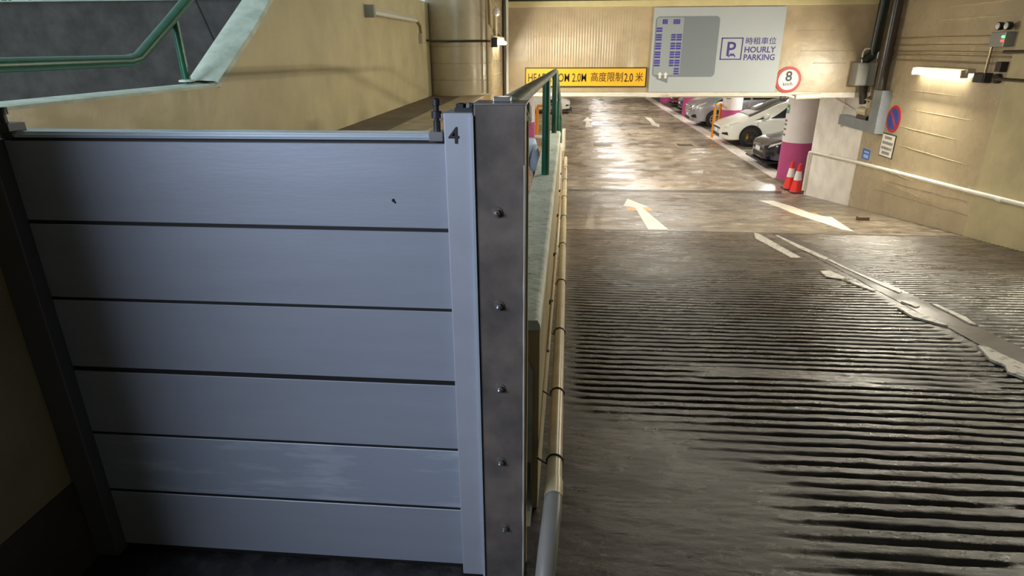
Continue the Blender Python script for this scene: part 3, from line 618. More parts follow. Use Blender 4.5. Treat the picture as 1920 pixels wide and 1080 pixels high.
ms = thing('parking_map_sign', (2.67,YS,2.34), 'large grey hourly parking sign with a map of indigo bays on the beam', 'sign')
MB().box(1.54, 3.765, YS+.005, YB-.001, 2.347, 3.742).build('board', M['panel'], ms)
def rrect(x0, x1, z0, z1, r, y, t=.002):
    pts = []
    for cx_, cz_, a0 in [(x1-r,z1-r,0),(x0+r,z1-r,90),(x0+r,z0+r,180),(x1-r,z0+r,270)]:
        for k in range(6): a = math.radians(a0+18*k); pts.append((cx_+r*math.cos(a), y, cz_+r*math.sin(a)))
    return MB().prism(pts, (0,-t,0))
rrect(1.578,2.672,2.605,3.60,.07,YS+.005).build('map_field', M['panel_dk'], ms)
rrect(1.60,2.06,2.64,3.58,.03,YS+.003,.001).build('lane_field', M['panel_md'], ms)
y2 = YS+.0015
def mk(*a): MB().box(*a).build('bay_mark', M['purple'], ms, fix=False)
zf = lambda p: 3.601-.001621*(p-165)
for r in (285,310,350,373,398,437,462,487,525,548,575,610,633,660):
    mk(1.60,1.70,y2-.002,y2,zf(r)-.014,zf(r)+.014)
    if r > 340: mk(1.862,1.942,y2-.002,y2,zf(r)-.014,zf(r)+.014); mk(1.955,2.045,y2-.002,y2,zf(r)-.014,zf(r)+.014)
for r in (695,720,745): mk(1.955,2.045,y2-.002,y2,zf(r)-.014,zf(r)+.014)
for x in (1.697,1.727,1.757,1.882,1.912,1.942,1.972): mk(x,x+.022,y2-.002,y2,3.475,3.553)

b = MB(); b.prism([(1.66,y2,2.57),(1.86,y2,2.50),(1.86,y2,2.61),(1.66,y2,2.64)], (0,-.001,0)); b.build('entry_lane', M['panel_dk'], ms)
b = MB()
for x in (1.70,1.80):
    b.prism([(x,y2-.001,2.58),(x+.04,y2-.001,2.58),(x+.04,y2-.001,2.64),(x+.065,y2-.001,2.64),(x+.02,y2-.001,2.69),(x-.025,y2-.001,2.64),(x,y2-.001,2.64)], (0,-.001,0))
b.build('entry_arrows', M['signwhite'], ms)
b = MB()
for q in [(2.735,3.105,3.235,3.253),(2.735,3.105,2.89,2.908),(2.735,2.753,2.89,3.253),(3.087,3.105,2.89,3.253)]: b.box(q[0],q[1],y2,YS+.005,q[2],q[3])
b.build('logo_frame', M['indigo'], ms)
text('logo_letter', 'P', .33, M['indigo'], (2.825,YS+.004,2.955), (1,0,0), (0,0,1), ms, .001, bold=.004)
b = MB(); b.box(2.89,2.99,y2,YS+.005,2.955,2.972); b.box(2.905,2.975,y2,YS+.005,2.972,2.992); b.box(2.88,2.90,y2,YS+.005,2.935,2.957); b.box(2.98,3.0,y2,YS+.005,2.935,2.957); b.build('logo_car', M['indigo'], ms)
text('lettering', '\u6642\u79df\u8eca\u4f4d', .122, M['indigo'], (3.15,YS+.004,3.152), (1,0,0), (0,0,1), ms, .001, w=.515, bold=.001)
text('lettering', 'HOURLY', .135, M['indigo'], (3.145,YS+.004,3.01), (1,0,0), (0,0,1), ms, .001, w=.53, bold=.003)
text('lettering', 'PARKING', .135, M['indigo'], (3.145,YS+.004,2.885), (1,0,0), (0,0,1), ms, .001, w=.53, bold=.003)
ss = thing('speed_sign', (3.98,YS,2.34), 'round white speed limit sign with red ring reading 8 km/h', 'sign')
MB().lathe([(.222,0),(.222,-.015)], (3.97,YB-.001,2.555), 'Y', 40).build('red_ring', M['red'], ss)
MB().lathe([(.172,0),(.172,-.002)], (3.97,YB-.016,2.555), 'Y', 40).build('white_field', M['signwhite'], ss)
text('lettering', '8', .235, M['black'], (3.97,YB-.0195,2.535), (1,0,0), (0,0,1), ss, .001, align='CENTER', bold=.004)
text('lettering', 'km/h', .085, M['black'], (3.97,YB-.0195,2.455), (1,0,0), (0,0,1), ss, .001, align='CENTER', bold=.0005)
# pipes under the beam
conduit('beam_pipe', [(1.9,YB-.06,2.29),(3.95,YB-.06,2.30),(4.1,YB-.06,2.26)], .022, M['pipe_white'], 'white pipe running beneath the parking map sign', cat='pipe')
conduit('beam_pipe', [(-1.05,YB-.06,2.285),(1.5,YB-.06,2.285)], .020, M['pipe_white'], 'white pipe beneath the yellow headroom sign', cat='pipe')
vb = thing('pipe_valve', (4.25,YB-.05,2.27), 'white valve and dark ring hanging under the beam beside the speed sign', 'valve')
b = MB(); b.tube([(4.12,YB-.06,2.27),(4.55,YB-.06,2.29)], .05, 12); b.build('valve_body', M['pipe_white'], vb, smooth=True)
b = MB(); b.tube([(3.93+.07*math.cos(k*PI/8),YB-.06,2.25+.045*math.sin(k*PI/8)) for k in range(17)], .012, 6); b.build('ring', M['dkmetal'], vb, smooth=True)

# ================================================================== LEFT WALL FIXTURES
ul = thing('tube_lamp', (XL+.05,6.8,3.4), 'unlit white tube lamp on the beige wall at the left', 'lamp')
p0, p1 = at(693, 22, X=XL+.04), at(765, 34, X=XL+.04)
b = MB(); b.box(XL, XL+.05, p0.y, p1.y+.35, p0.z-.015, p0.z+.05); b.build('fixture_body', M['fixture'], ul, bevel=.006)
b = MB(); b.tube([(XL+.07,p0.y+.03,p0.z-.01),(XL+.07,p1.y+.3,p0.z-.01)], .02, 10); b.build('tube', M['tube_off'], ul, smooth=True)
MB().box(XL, XL+.09, p0.y-.03, p0.y+.03, p0.z-.05, p0.z+.06).build('tube_socket', M['grey_box'], ul)
ya = p1.y+.35
b = MB(); b.tube([(XL+.02,ya,p0.z),(XL+.02,8.25,p0.z+.0),(XL+.02,8.42,p0.z-.05),(XL+.02,8.45,p0.z-.12),(XL+.02,8.45,3.28)], .016, 8); b.build('lamp_conduit', M['conduit'], ul, smooth=True)
MB().box(XL, XL+.05, 8.38, 8.55, 3.16, 3.28).build('switch_box', M['fixture'], ul, bevel=.005)
conduit('conduit', [(XL+.02,8.8,3.20),(XL+.06,8.9,3.19),(cc.x-.15,cc.y-R0-.005,3.19),(cc.x+.12,cc.y-R0,3.19),(-1.06,9.0,3.19),(-1.05,9.2,3.19)], .015, M['darkpipe'], 'dark conduit crossing the round column towards the lit lamp')
ll = thing('tube_lamp', (-1.04,10.0,3.15), 'lit tube lamp on the tiled wall beyond the round column', 'lamp')
MB().box(-1.09, -1.0, 9.28, 11.0, 3.215, 3.27).build('fixture_body', M['fixture'], ll, bevel=.01)
b = MB(); b.tube([(-.99,9.5,3.175),(-.99,10.9,3.175)], .03, 14); b.build('tube', M['tube'], ll, smooth=True)
MB().box(-1.09, -.96, 9.28, 9.42, 3.11, 3.24).build('end_box', M['blackbox'], ll, bevel=.006)
b = MB(); b.tube([(-1.05,9.35,3.24),(-1.05,9.35,3.34),(-1.05,9.2,3.42),(-1.05,9.15,4.0)], .022, 10); b.build('feed_pipe', M['conduit'], ll, smooth=True)
b = MB(); b.tube([(-1.04,9.9,3.27),(-1.04,9.9,3.56)], .03, 10); b.build('hanger', M['fixture'], ll, smooth=True)
b = MB(); b.lathe([(.01,3.54),(.05,3.56),(.055,3.60),(.03,3.66),(.01,3.67)], (-1.02,9.9,0), n=14); b.build('round_head', M['lens'], ll, smooth=True)
conduit('upright_conduit', [(-1.07,9.05,2.5),(-1.07,9.05,4.4)], .018, M['conduit'], 'slim upright conduit where the round column meets the tiled wall')
conduit('upright_pipe', [(-1.03,11.68,2.28),(-1.03,11.68,4.0)], .035, M['pipe_white'], 'pale upright pipe at the left end of the beam', cat='pipe')
conduit('upright_pipe', [(-1.06,11.52,2.28),(-1.06,11.52,4.0)], .03, M['darkpipe'], 'dark upright pipe just left of the pale one at the beam end', cat='pipe')
conduit('conduit', [(-1.06,9.9,3.36),(-1.06,11.65,3.22)], .014, M['conduit'], 'conduit slanting down from the lamp hanger to the beam corner')

# ================================================================== ROAD MARKINGS
def marking(name, px, m, label, fn, cat='road marking', lift=.004):
    P = [fn(*q) for q in px]; bm_ = MB(); n = len(P); top = [(p.x, p.y, rz(p.y)+lift) for p in P]; bot = [(p.x, p.y, rz(p.y)) for p in P]
    bm_.add(top+bot, [tuple(range(n))]+[(i, (i+1) % n, n+(i+1) % n, n+i) for i in range(n)])
    return tag(bm_.build(name, m), label, cat)
T = lambda L_, ox, oy, s: [(ox+a/s, oy+b_/s) for a, b_ in L_]
rp = lambda x, y: ramp_at(x, y)
fl = lambda x, y: at(x, y, Z=0)
marking('road_arrow', T([(140,88),(290,148),(245,152),(435,312),(290,310),(195,152),(110,140)],1140,350,3.84), M['roadwhite'], 'white arrow pointing away on the left lane of the ramp', rp, lift=.006)
marking('yellow_patch', T([(132,148),(300,150),(322,174),(140,174)],1140,350,3.84), M['roadyellow'], 'yellow paint remnant across the left ramp arrow', rp)
marking('road_arrow', T([(1085,100),(1190,103),(1345,150),(1480,200),(1560,216),(1610,220),(1650,248),(1770,325),(1690,312),(1560,268),(1380,210),(1360,204),(1230,150)],1140,350,3.84), M['roadwhite'], 'long white arrow pointing towards the viewer on the right lane of the ramp', rp, lift=.006)
marking('yellow_patch', T([(1285,182),(1490,188),(1535,214),(1370,206)],1140,350,3.84), M['roadyellow'], 'yellow paint remnant across the right ramp arrow', rp)
marking('road_arrow', T([(220,215),(258,241),(232,242),(258,282),(206,282),(212,242),(188,241)],1040,160,3.6), M['roadwhite'], 'small white arrow pointing away far down the level floor', fl)
marking('road_arrow', T([(608,214),(650,220),(685,258),(708,262),(706,284),(645,264),(660,262)],1040,160,3.6), M['roadwhite'], 'small white arrow pointing towards the viewer on the far floor', fl)
marking('joint_strip', [(1066,354.5),(1180,355.5),(1300,356.5),(1465,358.5),(1465,364.5),(1300,362.5),(1180,361),(1066,360)], M['grate'], 'dark expansion joint where the ramp meets the level floor', lambda x, y: at(x, y, Z=0), lift=.003)
b = MB(); b.grid(lambda u, v: (wallx(8.25)+u*5.3, 8.22+v*.03+.02*fbm(u*5,1,1), rz(8.22+v*.03+.02*fbm(u*5,1,1))+.003), 60, 1); tag(b.build('joint_strip', M['skirt'], fix=False), 'thin dark joint at the upper end of the ribbed ramp', 'road marking')
# worn centre lines
marking('centre_line', T([(1050,335),(1085,342),(1390,515),(1320,515),(1060,375)],1140,350,3.84), M['wornwhite'], 'upper left centre line piece, pale and worn, on the ramp', rp, lift=.008)
marking('centre_line', T([(1200,352),(1225,355),(1590,520),(1560,528),(1380,450)],1140,350,3.84), M['wornwhite'], 'upper right centre line piece, thin and long, on the ramp', rp, lift=.008)
Z4 = lambda L_: T(L_, 1400, 420, 3.6)
marking('centre_line', Z4([(540,245),(570,248),(690,310),(870,385),(1050,460),(1030,472),(930,430),(760,350),(620,285)]), M['wornwhite'], 'narrow worn middle part of the right centre line on the ramp', rp, lift=.012)
marking('centre_line', Z4([(495,325),(560,322),(670,370),(640,378),(540,365)]), M['wornwhite'], 'small worn flake of the left centre line above the gap', rp, lift=.012)
marking('centre_line', Z4([(675,388),(720,395),(870,450),(860,462),(740,418)]), M['wornwhite'], 'thin worn sliver of the left centre line in mid ramp', rp, lift=.012)
marking('centre_line', Z4([(1015,572),(1060,575),(1220,630),(1355,695),(1320,690),(1120,635)]), M['wornwhite'], 'jagged pale left centre line piece beside the brightest wet patch', rp, lift=.014)
marking('centre_line', Z4([(1040,530),(1070,530),(1165,562),(1140,570)]), M['wornwhite'], 'short white dash just above the jagged line piece', rp, lift=.014)
marking('centre_line', Z4([(1245,548),(1280,550),(1400,605),(1480,640),(1540,690),(1500,680),(1390,620)]), M['wornwhite'], 'jagged right centre line piece low on the ramp', rp, lift=.014)
marking('centre_line', Z4([(1555,830),(1600,832),(1750,905),(1872,960),(1990,1040),(1990,1090),(1870,1050),(1760,1010),(1740,965),(1640,925)]), M['wornwhite'], 'broad worn centre line piece leaving the right frame edge', rp, lift=.014)
# bay line and bay separators
b = MB(); b.add([(5.36,15.9,.004),(5.80,15.9,.004),(5.80,46,.004),(5.36,46,.004)], [(0,1,2,3)])
tag(b.build('bay_line', M['linewhite']), 'long white line along the mouths of the parking bays', 'road marking')
for y, lb in [(20.35,'white bay line between the navy car and the white car'),(25.6,'white bay line between the white car and the silver van')]:
    b = MB(); b.add([(5.8,y,.004),(10.5,y,.004),(10.5,y+.12,.004),(5.8,y+.12,.004)], [(0,1,2,3)]); tag(b.build('bay_separator', M['linewhite']), lb, 'road marking')
b = MB()
for x, y in [(5.62,18.9),(5.63,19.6),(5.62,20.4)]: b.add([(x-.08,y-.06,.0065),(x+.08,y-.06,.0065),(x+.08,y+.06,.0065),(x-.08,y+.06,.0065)], [(0,1,2,3)])
# drains
for q, lb in [([(268,397),(375,397),(380,412),(264,412)],'left iron drain cover set in the level floor'),([(822,397),(922,396),(942,411),(838,412)],'right iron drain cover set in the level floor')]:
    P = [fl(*w) for w in T(q, 1040, 160, 3.6)]; x0 = min(p.x for p in P); x1 = max(p.x for p in P); y0_ = min(p.y for p in P); y1_ = max(p.y for p in P)
    d = thing('drain_cover', ((x0+x1)/2, (y0_+y1_)/2, 0), lb, 'drain')
    b = MB(); b.box(x0-.06,x1+.06,y0_-.08,y1_+.08,-.01,.004); b.build('frame', M['kerb'], d)
    b = MB()
    n = 9
    for k in range(n): xa = x0+(x1-x0)*k/n; b.box(xa, xa+(x1-x0)/n*.62, y0_, y1_, 0, .007)
    b.box(x0, x1, y0_, y1_, 0, .0045); b.build('grating', M['grate'], d)
# brick lying on the ramp
bp_ = ramp_at(1617, 413); bk = MB(); bk.box(-.085,.085,-.045,.045,0,.065); o = bk.build('brick', M['brick'], bevel=.005); o.location = (bp_.x, bp_.y, rz(bp_.y)-.006); tag(o, 'small brown brick lying on the ramp by the right wall', 'brick')

# ================================================================== COLUMNS, BARRIER, CONES
def column(x, y, label, sign=None, r=.355):
    c = thing('column', (x, y, 0), label, 'column', 'round columns along the bays'); c['kind'] = 'structure'
    MB().lathe([(r+.004,0),(r+.004,.955)], (x,y,0), n=40).build('magenta_band', M['magenta'], c, smooth=True)
    MB().lathe([(r,.955),(r,2.75)], (x,y,0), n=40).build('shaft', M['colwhite'], c, smooth=True)
    MB().lathe([(r+.012,0),(r+.012,.05)], (x,y,0), n=40).build('base_ring', M['bayfloor'], c, smooth=True)
    if sign:
        def arc(a0, a1, z0, z1, m, off, nm):
            b = MB(); b.grid(lambda u, v: (x+(r+off)*math.cos(math.radians(a0+(a1-a0)*u)), y+(r+off)*math.sin(math.radians(a0+(a1-a0)*u)), z0+(z1-z0)*v), 10, 1); b.build(nm, m, c, smooth='all')
        if sign == 'notice':
            arc(196, 258, 1.28, 1.75, M['signwhite'], .004, 'notice_sheet')
            for z in (1.36,1.44,1.50,1.56,1.64): arc(214, 244, z-.012, z+.018, M['greyprint'], .007, 'print_line')
        else:
            arc(172, 196, 1.62, 1.82, M['signgreen'], .006, 'green_label'); arc(180, 192, 1.70, 1.75, M['signwhite'], .009, 'green_label_print')
            for z in (1.12,1.25,1.36,1.45): arc(172, 192, z-.02, z+.025, M['greyprint'], .005, 'print_line')
    return c
column(5.72, 15.60, 'nearest magenta and white round column, beside the two traffic cones', 'label')
column(6.22, 23.9, 'second magenta and white column, between the white car and the silver van', 'notice')
column(6.15, 31.3, 'third magenta column, just beyond the silver van')
column(6.15, 38.6, 'farthest visible magenta column at the top end of the bay line')
column(-1.22, 19.6, 'magenta column on the left seen behind the steel post')
column(-2.2, 27.4, 'magenta column farther down the left side of the hall')

hb = thing('hoop_barrier', (5.45,23.6,0), 'orange steel hoop barrier between the white car and the silver van', 'barrier')
qa = at(1334.5, 258.5, Z=0); qb = at(1349.5, 215, Y=qa.y+.75)
b = MB(); b.tube([(qa.x,qa.y,0),(qa.x,qa.y,1.08),(qa.x+.03,qa.y+.06,1.15),(qb.x-.03,qb.y-.06,1.15),(qb.x,qb.y,1.08),(qb.x,qb.y,0)], .045, 12); b.build('hoop', M['orange'], hb, smooth=True)
qc = at(1344, 195, Y=25.2)
tag(MB().tube([(qc.x,25.2,0),(qc.x,25.2,1.5)], .035, 10).build('marker_post', M['signgreen'], smooth=True), 'slim green and white post behind the orange hoop barrier', 'post')
h2 = thing('hoop_barrier', (-1.0,23.2,0), 'orange post barrier seen between the steel post and the first green rail post', 'barrier')
b = MB(); b.tube([(-.93,23.2,0),(-.93,23.2,1.05),(-.90,23.2,1.12),(-.60,23.2,1.12),(-.57,23.2,1.05),(-.57,23.2,0)], .055, 12); b.build('hoop', M['orange'], h2, smooth=True)
b = MB(); b.tube([(-1.08,23.2,0),(-1.08,23.2,1.3)], .075, 12); b.build('white_post', M['pipe_white'], h2, smooth=True)
MB().box(-1.2,-.7,22.9,23.1,0,.10).build('base_block', M['white'], h2, bevel=.02)

def cone(x, y, label, h=.62):
    z0 = rz(y); c = thing('traffic_cone', (x, y, z0), label, 'cone', 'red and white traffic cones by the first column')
    MB().box(x-.14,x+.14,y-.14,y+.14,z0,z0+.03).build('base', M['conebase'], c, bevel=.01)
    def R(t): return .125-.098*t
    MB().lathe([(R(0)+.01,z0+.03),(R(.0),z0+.06),(R(.42),z0+.03+h*.42)], (x,y,0), n=24).build('cone_body', M['conered'], c, smooth=True)
    MB().lathe([(R(.42)+.004,z0+.03+h*.42),(R(.72)+.004,z0+.03+h*.74)], (x,y,0), n=24).build('white_sleeve', M['sleeve'], c, smooth=True)
    MB().lathe([(R(.74),z0+.03+h*.74),(R(1),z0+.03+h),(R(1)*.6,z0+.035+h)], (x,y,0), n=24).build('cone_tip', M['conered'], c, smooth=True)
cq = at(1491.5, 361, Z=0); cone(cq.x, cq.y, 'red cone with white sleeve standing in front, at the end of the white wall')
cq = at(1478.5, 354.5, Z=0); cone(cq.x, cq.y, 'red cone with white sleeve half hidden behind the front cone')
b = MB(); b.lathe([(.12,0),(.16,.03),(.15,.10),(.09,.17),(.03,.20)], (5.52,14.42,0), n=14); tag(b.build('bag', M['tarp'], smooth='all'), 'dark navy bag on the floor beside the traffic cones', 'bag')

# ================================================================== CARS
def interp(tab, x):
    if x <= tab[0][0]: return tab[0][1]
    for (a, va), (b_, vb_) in zip(tab, tab[1:]):
        if x <= b_:
            t = (x-a)/(b_-a); return va+(vb_-va)*t
    return tab[-1][1]
def smoothtab(tab, x, w=.06):
    return sum(interp(tab, x+d*w) for d in (-2,-1,0,1,2))/5
def car(label, paint, nose, yc, L_=4.57, Wd=1.74, H=1.59, kind='wagon', rimm='rim', grp=None, name='car', detail=True):
    k = H/1.59
    if kind == 'wagon': top = [(0,.60),(.06,.68),(.25,.80),(.66,.92),(.80,.97),(1.72,1.42),(2.2,1.55),(3.2,1.59),(4.1,1.53),(4.4,1.30),(4.57,.95)]
    elif kind == 'van': top = [(0,.72),(.05,.92),(.3,1.06),(.75,1.17),(1.5,1.72),(1.9,1.84),(3.2,1.88),(4.5,1.84),(4.75,1.5),(4.9,1.0)]
    else: top = [(0,.56),(.05,.64),(.25,.76),(.9,.90),(1.25,.96),(2.0,1.32),(2.4,1.42),(3.1,1.44),(3.8,1.30),(4.3,1.02),(4.5,.9)]
    LL = top[-1][0]; top = [(x*L_/LL, z) for x, z in top]
    cw = top[4][0] if kind != 'van' else top[3][0]; rf = top[6][0] if kind != 'van' else top[5][0]
    belt0 = {'wagon': .90, 'van': 1.05, 'sedan': .88}[kind]
    belt = [(0, .60 if kind != 'van' else .7), (.25, belt0-.19), (.9, belt0-.06), (1.3, belt0), (L_-.5, belt0+.08), (L_, .88)]
    plan = [(0,.58),(.04,.72),(.12,.84),(.25,.92),(.5,.975),(.9,1),(L_-.6,1),(L_-.2,.95),(L_,.82)]
    low = [(0,.24),(.3,.19),(.8,.2),(L_-.6,.2),(L_,.32)]
    wb_ = Wd/2
    def sec(x):
        zt = smoothtab(top, x); zb = min(smoothtab(belt, x), zt-.02); w = wb_*interp(plan, x); g_ = max(0, zt-zb)
        t = min(1, max(0, (g_-.12)/.25)); wr_ = w*(.86*(1-t)) + t*(w-.05-g_*.30); e = min(.07, g_*.5); lo = interp(low, x)
        wt = w*.97
        return [(0,zt),(wr_*.45,zt-.006),(wr_*.8,zt-.02-.01*t),(wr_,zt-e),((wr_+wt)/2+.012*t,(zt-e+zb)/2),(wt,zb),(w,zb-.10),(w,(zb+lo)/2+.05),(w*.985,lo+.16),(w*.95,lo+.04),(w*.86,lo),(0,lo)]
    def P(x, s):
        q = sec(x); i = min(int(s), len(q)-2); f = s-i; return Vector((x, q[i][0]*(1-f)+q[i+1][0]*f, q[i][1]*(1-f)+q[i+1][1]*f))
    root = thing(name, (nose, yc, 0), label, 'car', grp)
    def place(b, nm, m, par=root, smooth='all', bevel=0):
        b.v = [(v[0]+nose, v[1]+yc, v[2]) for v in b.v]; return b.build(nm, m, par, smooth=smooth, bevel=bevel)
    xs = sorted(set([0,.02,.05,.09,.14,.2,.28]+[i*.12 for i in range(3, int(L_/.12))]+[L_-.3,L_-.2,L_-.1,L_-.03,L_])); b = MB(); vs = []; K = 12
    for x in xs:
        q = sec(x); ring = [(x,-y,z) for y, z in q[:0:-1]] + [(x,y,z) for y, z in q[:-1]]
        vs += ring
    n = len(ring); fs = []
    for i in range(len(xs)-1):
        for j in range(n): fs.append((i*n+j, i*n+(j+1) % n, (i+1)*n+(j+1) % n, (i+1)*n+j))
    fs.append(tuple(range(n))); fs.append(tuple((len(xs)-1)*n+j for j in range(n))[::-1]); b.add(vs, fs)
    place(b, 'body', paint, smooth=True)
    def patch(nm, m, corners, side, off=.006, nu=10, nv=5, par=root):      # corners (x,s) bottom-left, bottom-right, top-right, top-left
        b = MB()
        def f(u, v):
            a, c_, d_, e_ = corners; x = (a[0]*(1-u)+c_[0]*u)*(1-v)+(e_[0]*(1-u)+d_[0]*u)*v; s = (a[1]*(1-u)+c_[1]*u)*(1-v)+(e_[1]*(1-u)+d_[1]*u)*v
            p = P(x, s); du = P(x+.02, s)-P(x-.02, s); dv = P(x, min(10.9, s+.1))-P(x, max(0, s-.1)); nn = du.cross(dv)
            if nn.length > 0: nn.normalize()
            if nn.y < 0 or (abs(nn.y) < .05 and nn.z < 0): nn = -nn
            p = p+nn*off; return (p.x, p.y*side, p.z)
        b.grid(f, nu, nv); return place(b, nm, m, par)
    # windscreen: both halves in one mesh
    b = MB()
    def ws(u, v):
        x = cw+.06+(rf-.10-cw-.06)*v; s = 2.7*abs(2*u-1); p = P(x, s); return (x-.012, p.y*(1 if u > .5 else -1), p.z+.012)
    b.grid(ws, 12, 8); place(b, 'windscreen', M['glass'])
    for sd in (-1, 1):
        a0 = cw+.45; 
        patch('side_window', M['glass'], [(cw+.15,4.92),(cw+.62,4.95),(cw+.62,4.1),(cw+.56,4.3)], sd)
        patch('side_window', M['glass'], [(cw+.68,4.95),(cw+1.55,4.95),(cw+1.50,3.25),(rf-.05,3.3)], sd)
        patch('side_window', M['glass'], [(cw+1.63,4.95),(cw+2.5,4.95),(cw+2.42,3.3),(cw+1.58,3.25)], sd)
        if kind != 'sedan': patch('side_window', M['glass'], [(cw+2.58,4.95),(L_-.42,4.9),(L_-.62,3.45),(cw+2.52,3.3)], sd)
        patch('headlamp', M['lamp'], [(.06,5.6),(.48,4.9),(.62,3.9),(.12,4.6)], sd, .008)
        if detail:
            m_ = MB(); mx_ = cw+.52; zb = interp(belt, mx_)
            m_.lathe([(.02,-.10),(.085,-.06),(.10,.0),(.07,.07),(.02,.09)], (mx_, sd*(wb_+.10), zb+.08), 'Y', 12); place(m_, 'mirror', paint)
            h_ = MB(); h_.box(cw+1.15,cw+1.32,sd*wb_-.012,sd*wb_+.022,belt0-.13,belt0-.10); place(h_, 'door_handle', paint, smooth=False)
            for xx in (cw+.30, cw+1.42, cw+2.45):
                s_ = MB(); s_.box(xx,xx+.008,sd*(wb_+.001)-.004,sd*(wb_+.001)+.002,.35,belt0-.1); place(s_, 'door_seam', M['blackplastic'], smooth=False)
        for wx in (.92 if kind != 'van' else .95, L_-.92):
            wr_ = .318
            a_ = MB(); a_.lathe([(wr_+.055,0),(wr_+.055,.012*1)], (wx, sd*(wb_-.004)+(0 if sd > 0 else -.012), wr_+.015), 'Y', 32)
            arch = place(a_, 'wheel_arch', M['blackplastic'], smooth=False)
            y0w = sd*(wb_-.18)
            t_ = MB(); t_.lathe([(wr_*.62,sd*.0),(wr_-.02,sd*.01),(wr_,sd*.04),(wr_,sd*.17),(wr_-.02,sd*.20),(wr_*.68,sd*.205)], (wx,y0w,wr_), 'Y', 32)
            ty = place(t_, 'wheel', M['tyre'])
            r_ = MB(); yo = y0w+sd*.2
            r_.lathe([(wr_*.68,0),(wr_*.68,sd*.01),(wr_*.60,sd*.012),(wr_*.58,sd*.002)], (wx,yo,wr_), 'Y', 30)
            for q in range(7 if rimm == 'rim' else 10):
                an = 2*PI*q/(7 if rimm == 'rim' else 10); d = Vector((math.cos(an),0,math.sin(an))); e_ = Vector((-d.z,0,d.x))*.017; c0_ = Vector((wx,yo+sd*.012,wr_))
                r_.prism([c0_+d*.03-e_, c0_+d*wr_*.62-e_*.8, c0_+d*wr_*.62+e_*.8, c0_+d*.03+e_], (0,sd*.012,0))
            r_.lathe([(.045,sd*.008),(.04,sd*.03)], (wx,yo,wr_), 'Y', 14)
            place(r_, 'alloy_rim', M[rimm], ty, smooth=False)
            if kind == 'wagon':
                c_ = MB(); c_.prism([Vector((wx-.16,yo+sd*.004,wr_-.09)),Vector((wx-.08,yo+sd*.004,wr_-.09)),Vector((wx-.08,yo+sd*.004,wr_+.09)),Vector((wx-.15,yo+sd*.004,wr_+.10))], (0,sd*.006,0)); place(c_, 'brake_caliper', M['caliper'], ty, smooth=False)
    # front details
    w0 = wb_*.58
    f_ = MB(); z1 = {'wagon': .60, 'van': .80, 'sedan': .53}[kind]
    if kind == 'van':
        for q in range(3): f_.box(-.012,.02,-w0,w0,.62+q*.085,.66+q*.085)
        place(f_, 'grille', M['chrome'], smooth=False)
    else:
        f_.box(-.008,.02,-w0*.9,w0*.9,z1-.07,z1-.02); place(f_, 'grille', M['blackplastic'], smooth=False)
    f_ = MB(); f_.box(-.01,.02,-w0*.85,w0*.85,.28,.38); place(f_, 'lower_intake', M['blackplastic'], smooth=False)
    for sd in (-1,1): patch('fog_lamp', M['blackplastic'], [(.03,8.0),(.22,8.0),(.18,7.2),(.05,7.4)], sd, .006, 4, 3)
    f_ = MB(); f_.box(-.02,-.008,-.19,.19,.42,.53); place(f_, 'number_plate', M['plate'], smooth=False)
    if kind == 'sedan':
        f_ = MB(); f_.box(-.10,.35,-wb_*.9,wb_*.9,.16,.20); place(f_, 'front_splitter', M['blackplastic'], smooth=False, bevel=.01)
    return root
car('white wagon parked nose out behind the first column', M['carwhite'], 5.30, 22.02)
car('dark navy car with white number plate, nose out beside the first magenta column', M['carnavy'], 5.50, 17.85, 4.4, 1.75, 1.44, 'sedan', 'rimlight')
car('silver van parked beyond the orange hoop barrier', M['carsilver'], 5.32, 27.45, 4.9, 1.84, 1.88, 'van', 'rimlight')
car('blue car nosing out between the second and third far columns', M['carblue'], 5.95, 33.0, 4.4, 1.75, 1.44, 'sedan', 'rimlight', detail=False)
car('dark red car far along the bays near the last visible column', M['carred'], 6.1, 36.4, 4.4, 1.75, 1.44, 'sedan', 'rimlight', detail=False)
r = car('white car far down the left side of the hall', M['carwhite'], 0, 0, 4.4, 1.75, 1.44, 'sedan', 'rimlight', detail=False)
r.rotation_euler = (0,0,PI); r.location = (.35, 32.6, 0)

# ================================================================== PERSON
pr = thing('person', (-.48,5.6,.95), 'person in a light blue shirt walking down the passage behind the dividing wall', 'person')
def skin(name, verts, edges, radii, m, root_=0, sub=2, parent=pr):
    me = bpy.data.meshes.new(name); me.from_pydata(verts, edges, []); o = bpy.data.objects.new('tmp', me); COL.objects.link(o)
    md = o.modifiers.new('s', 'SKIN'); md.use_smooth_shade = True; sv = me.skin_vertices[0].data
    for i, r_ in enumerate(radii): sv[i].radius = r_ if isinstance(r_, tuple) else (r_, r_)
    sv[root_].use_root = True
    o.modifiers.new('u', 'SUBSURF').levels = sub
    me2 = bpy.data.meshes.new_from_object(o.evaluated_get(bpy.context.evaluated_depsgraph_get())); bpy.data.objects.remove(o)
    me2.materials.clear(); me2.materials.append(m); me2.name = name
    o = bpy.data.objects.new(name, me2); COL.objects.link(o); setpar(o, parent); return o
bx_, by_, bz_ = -.45, 5.6, .945
V = lambda x, y, z: (bx_+x, by_+y, bz_+z)
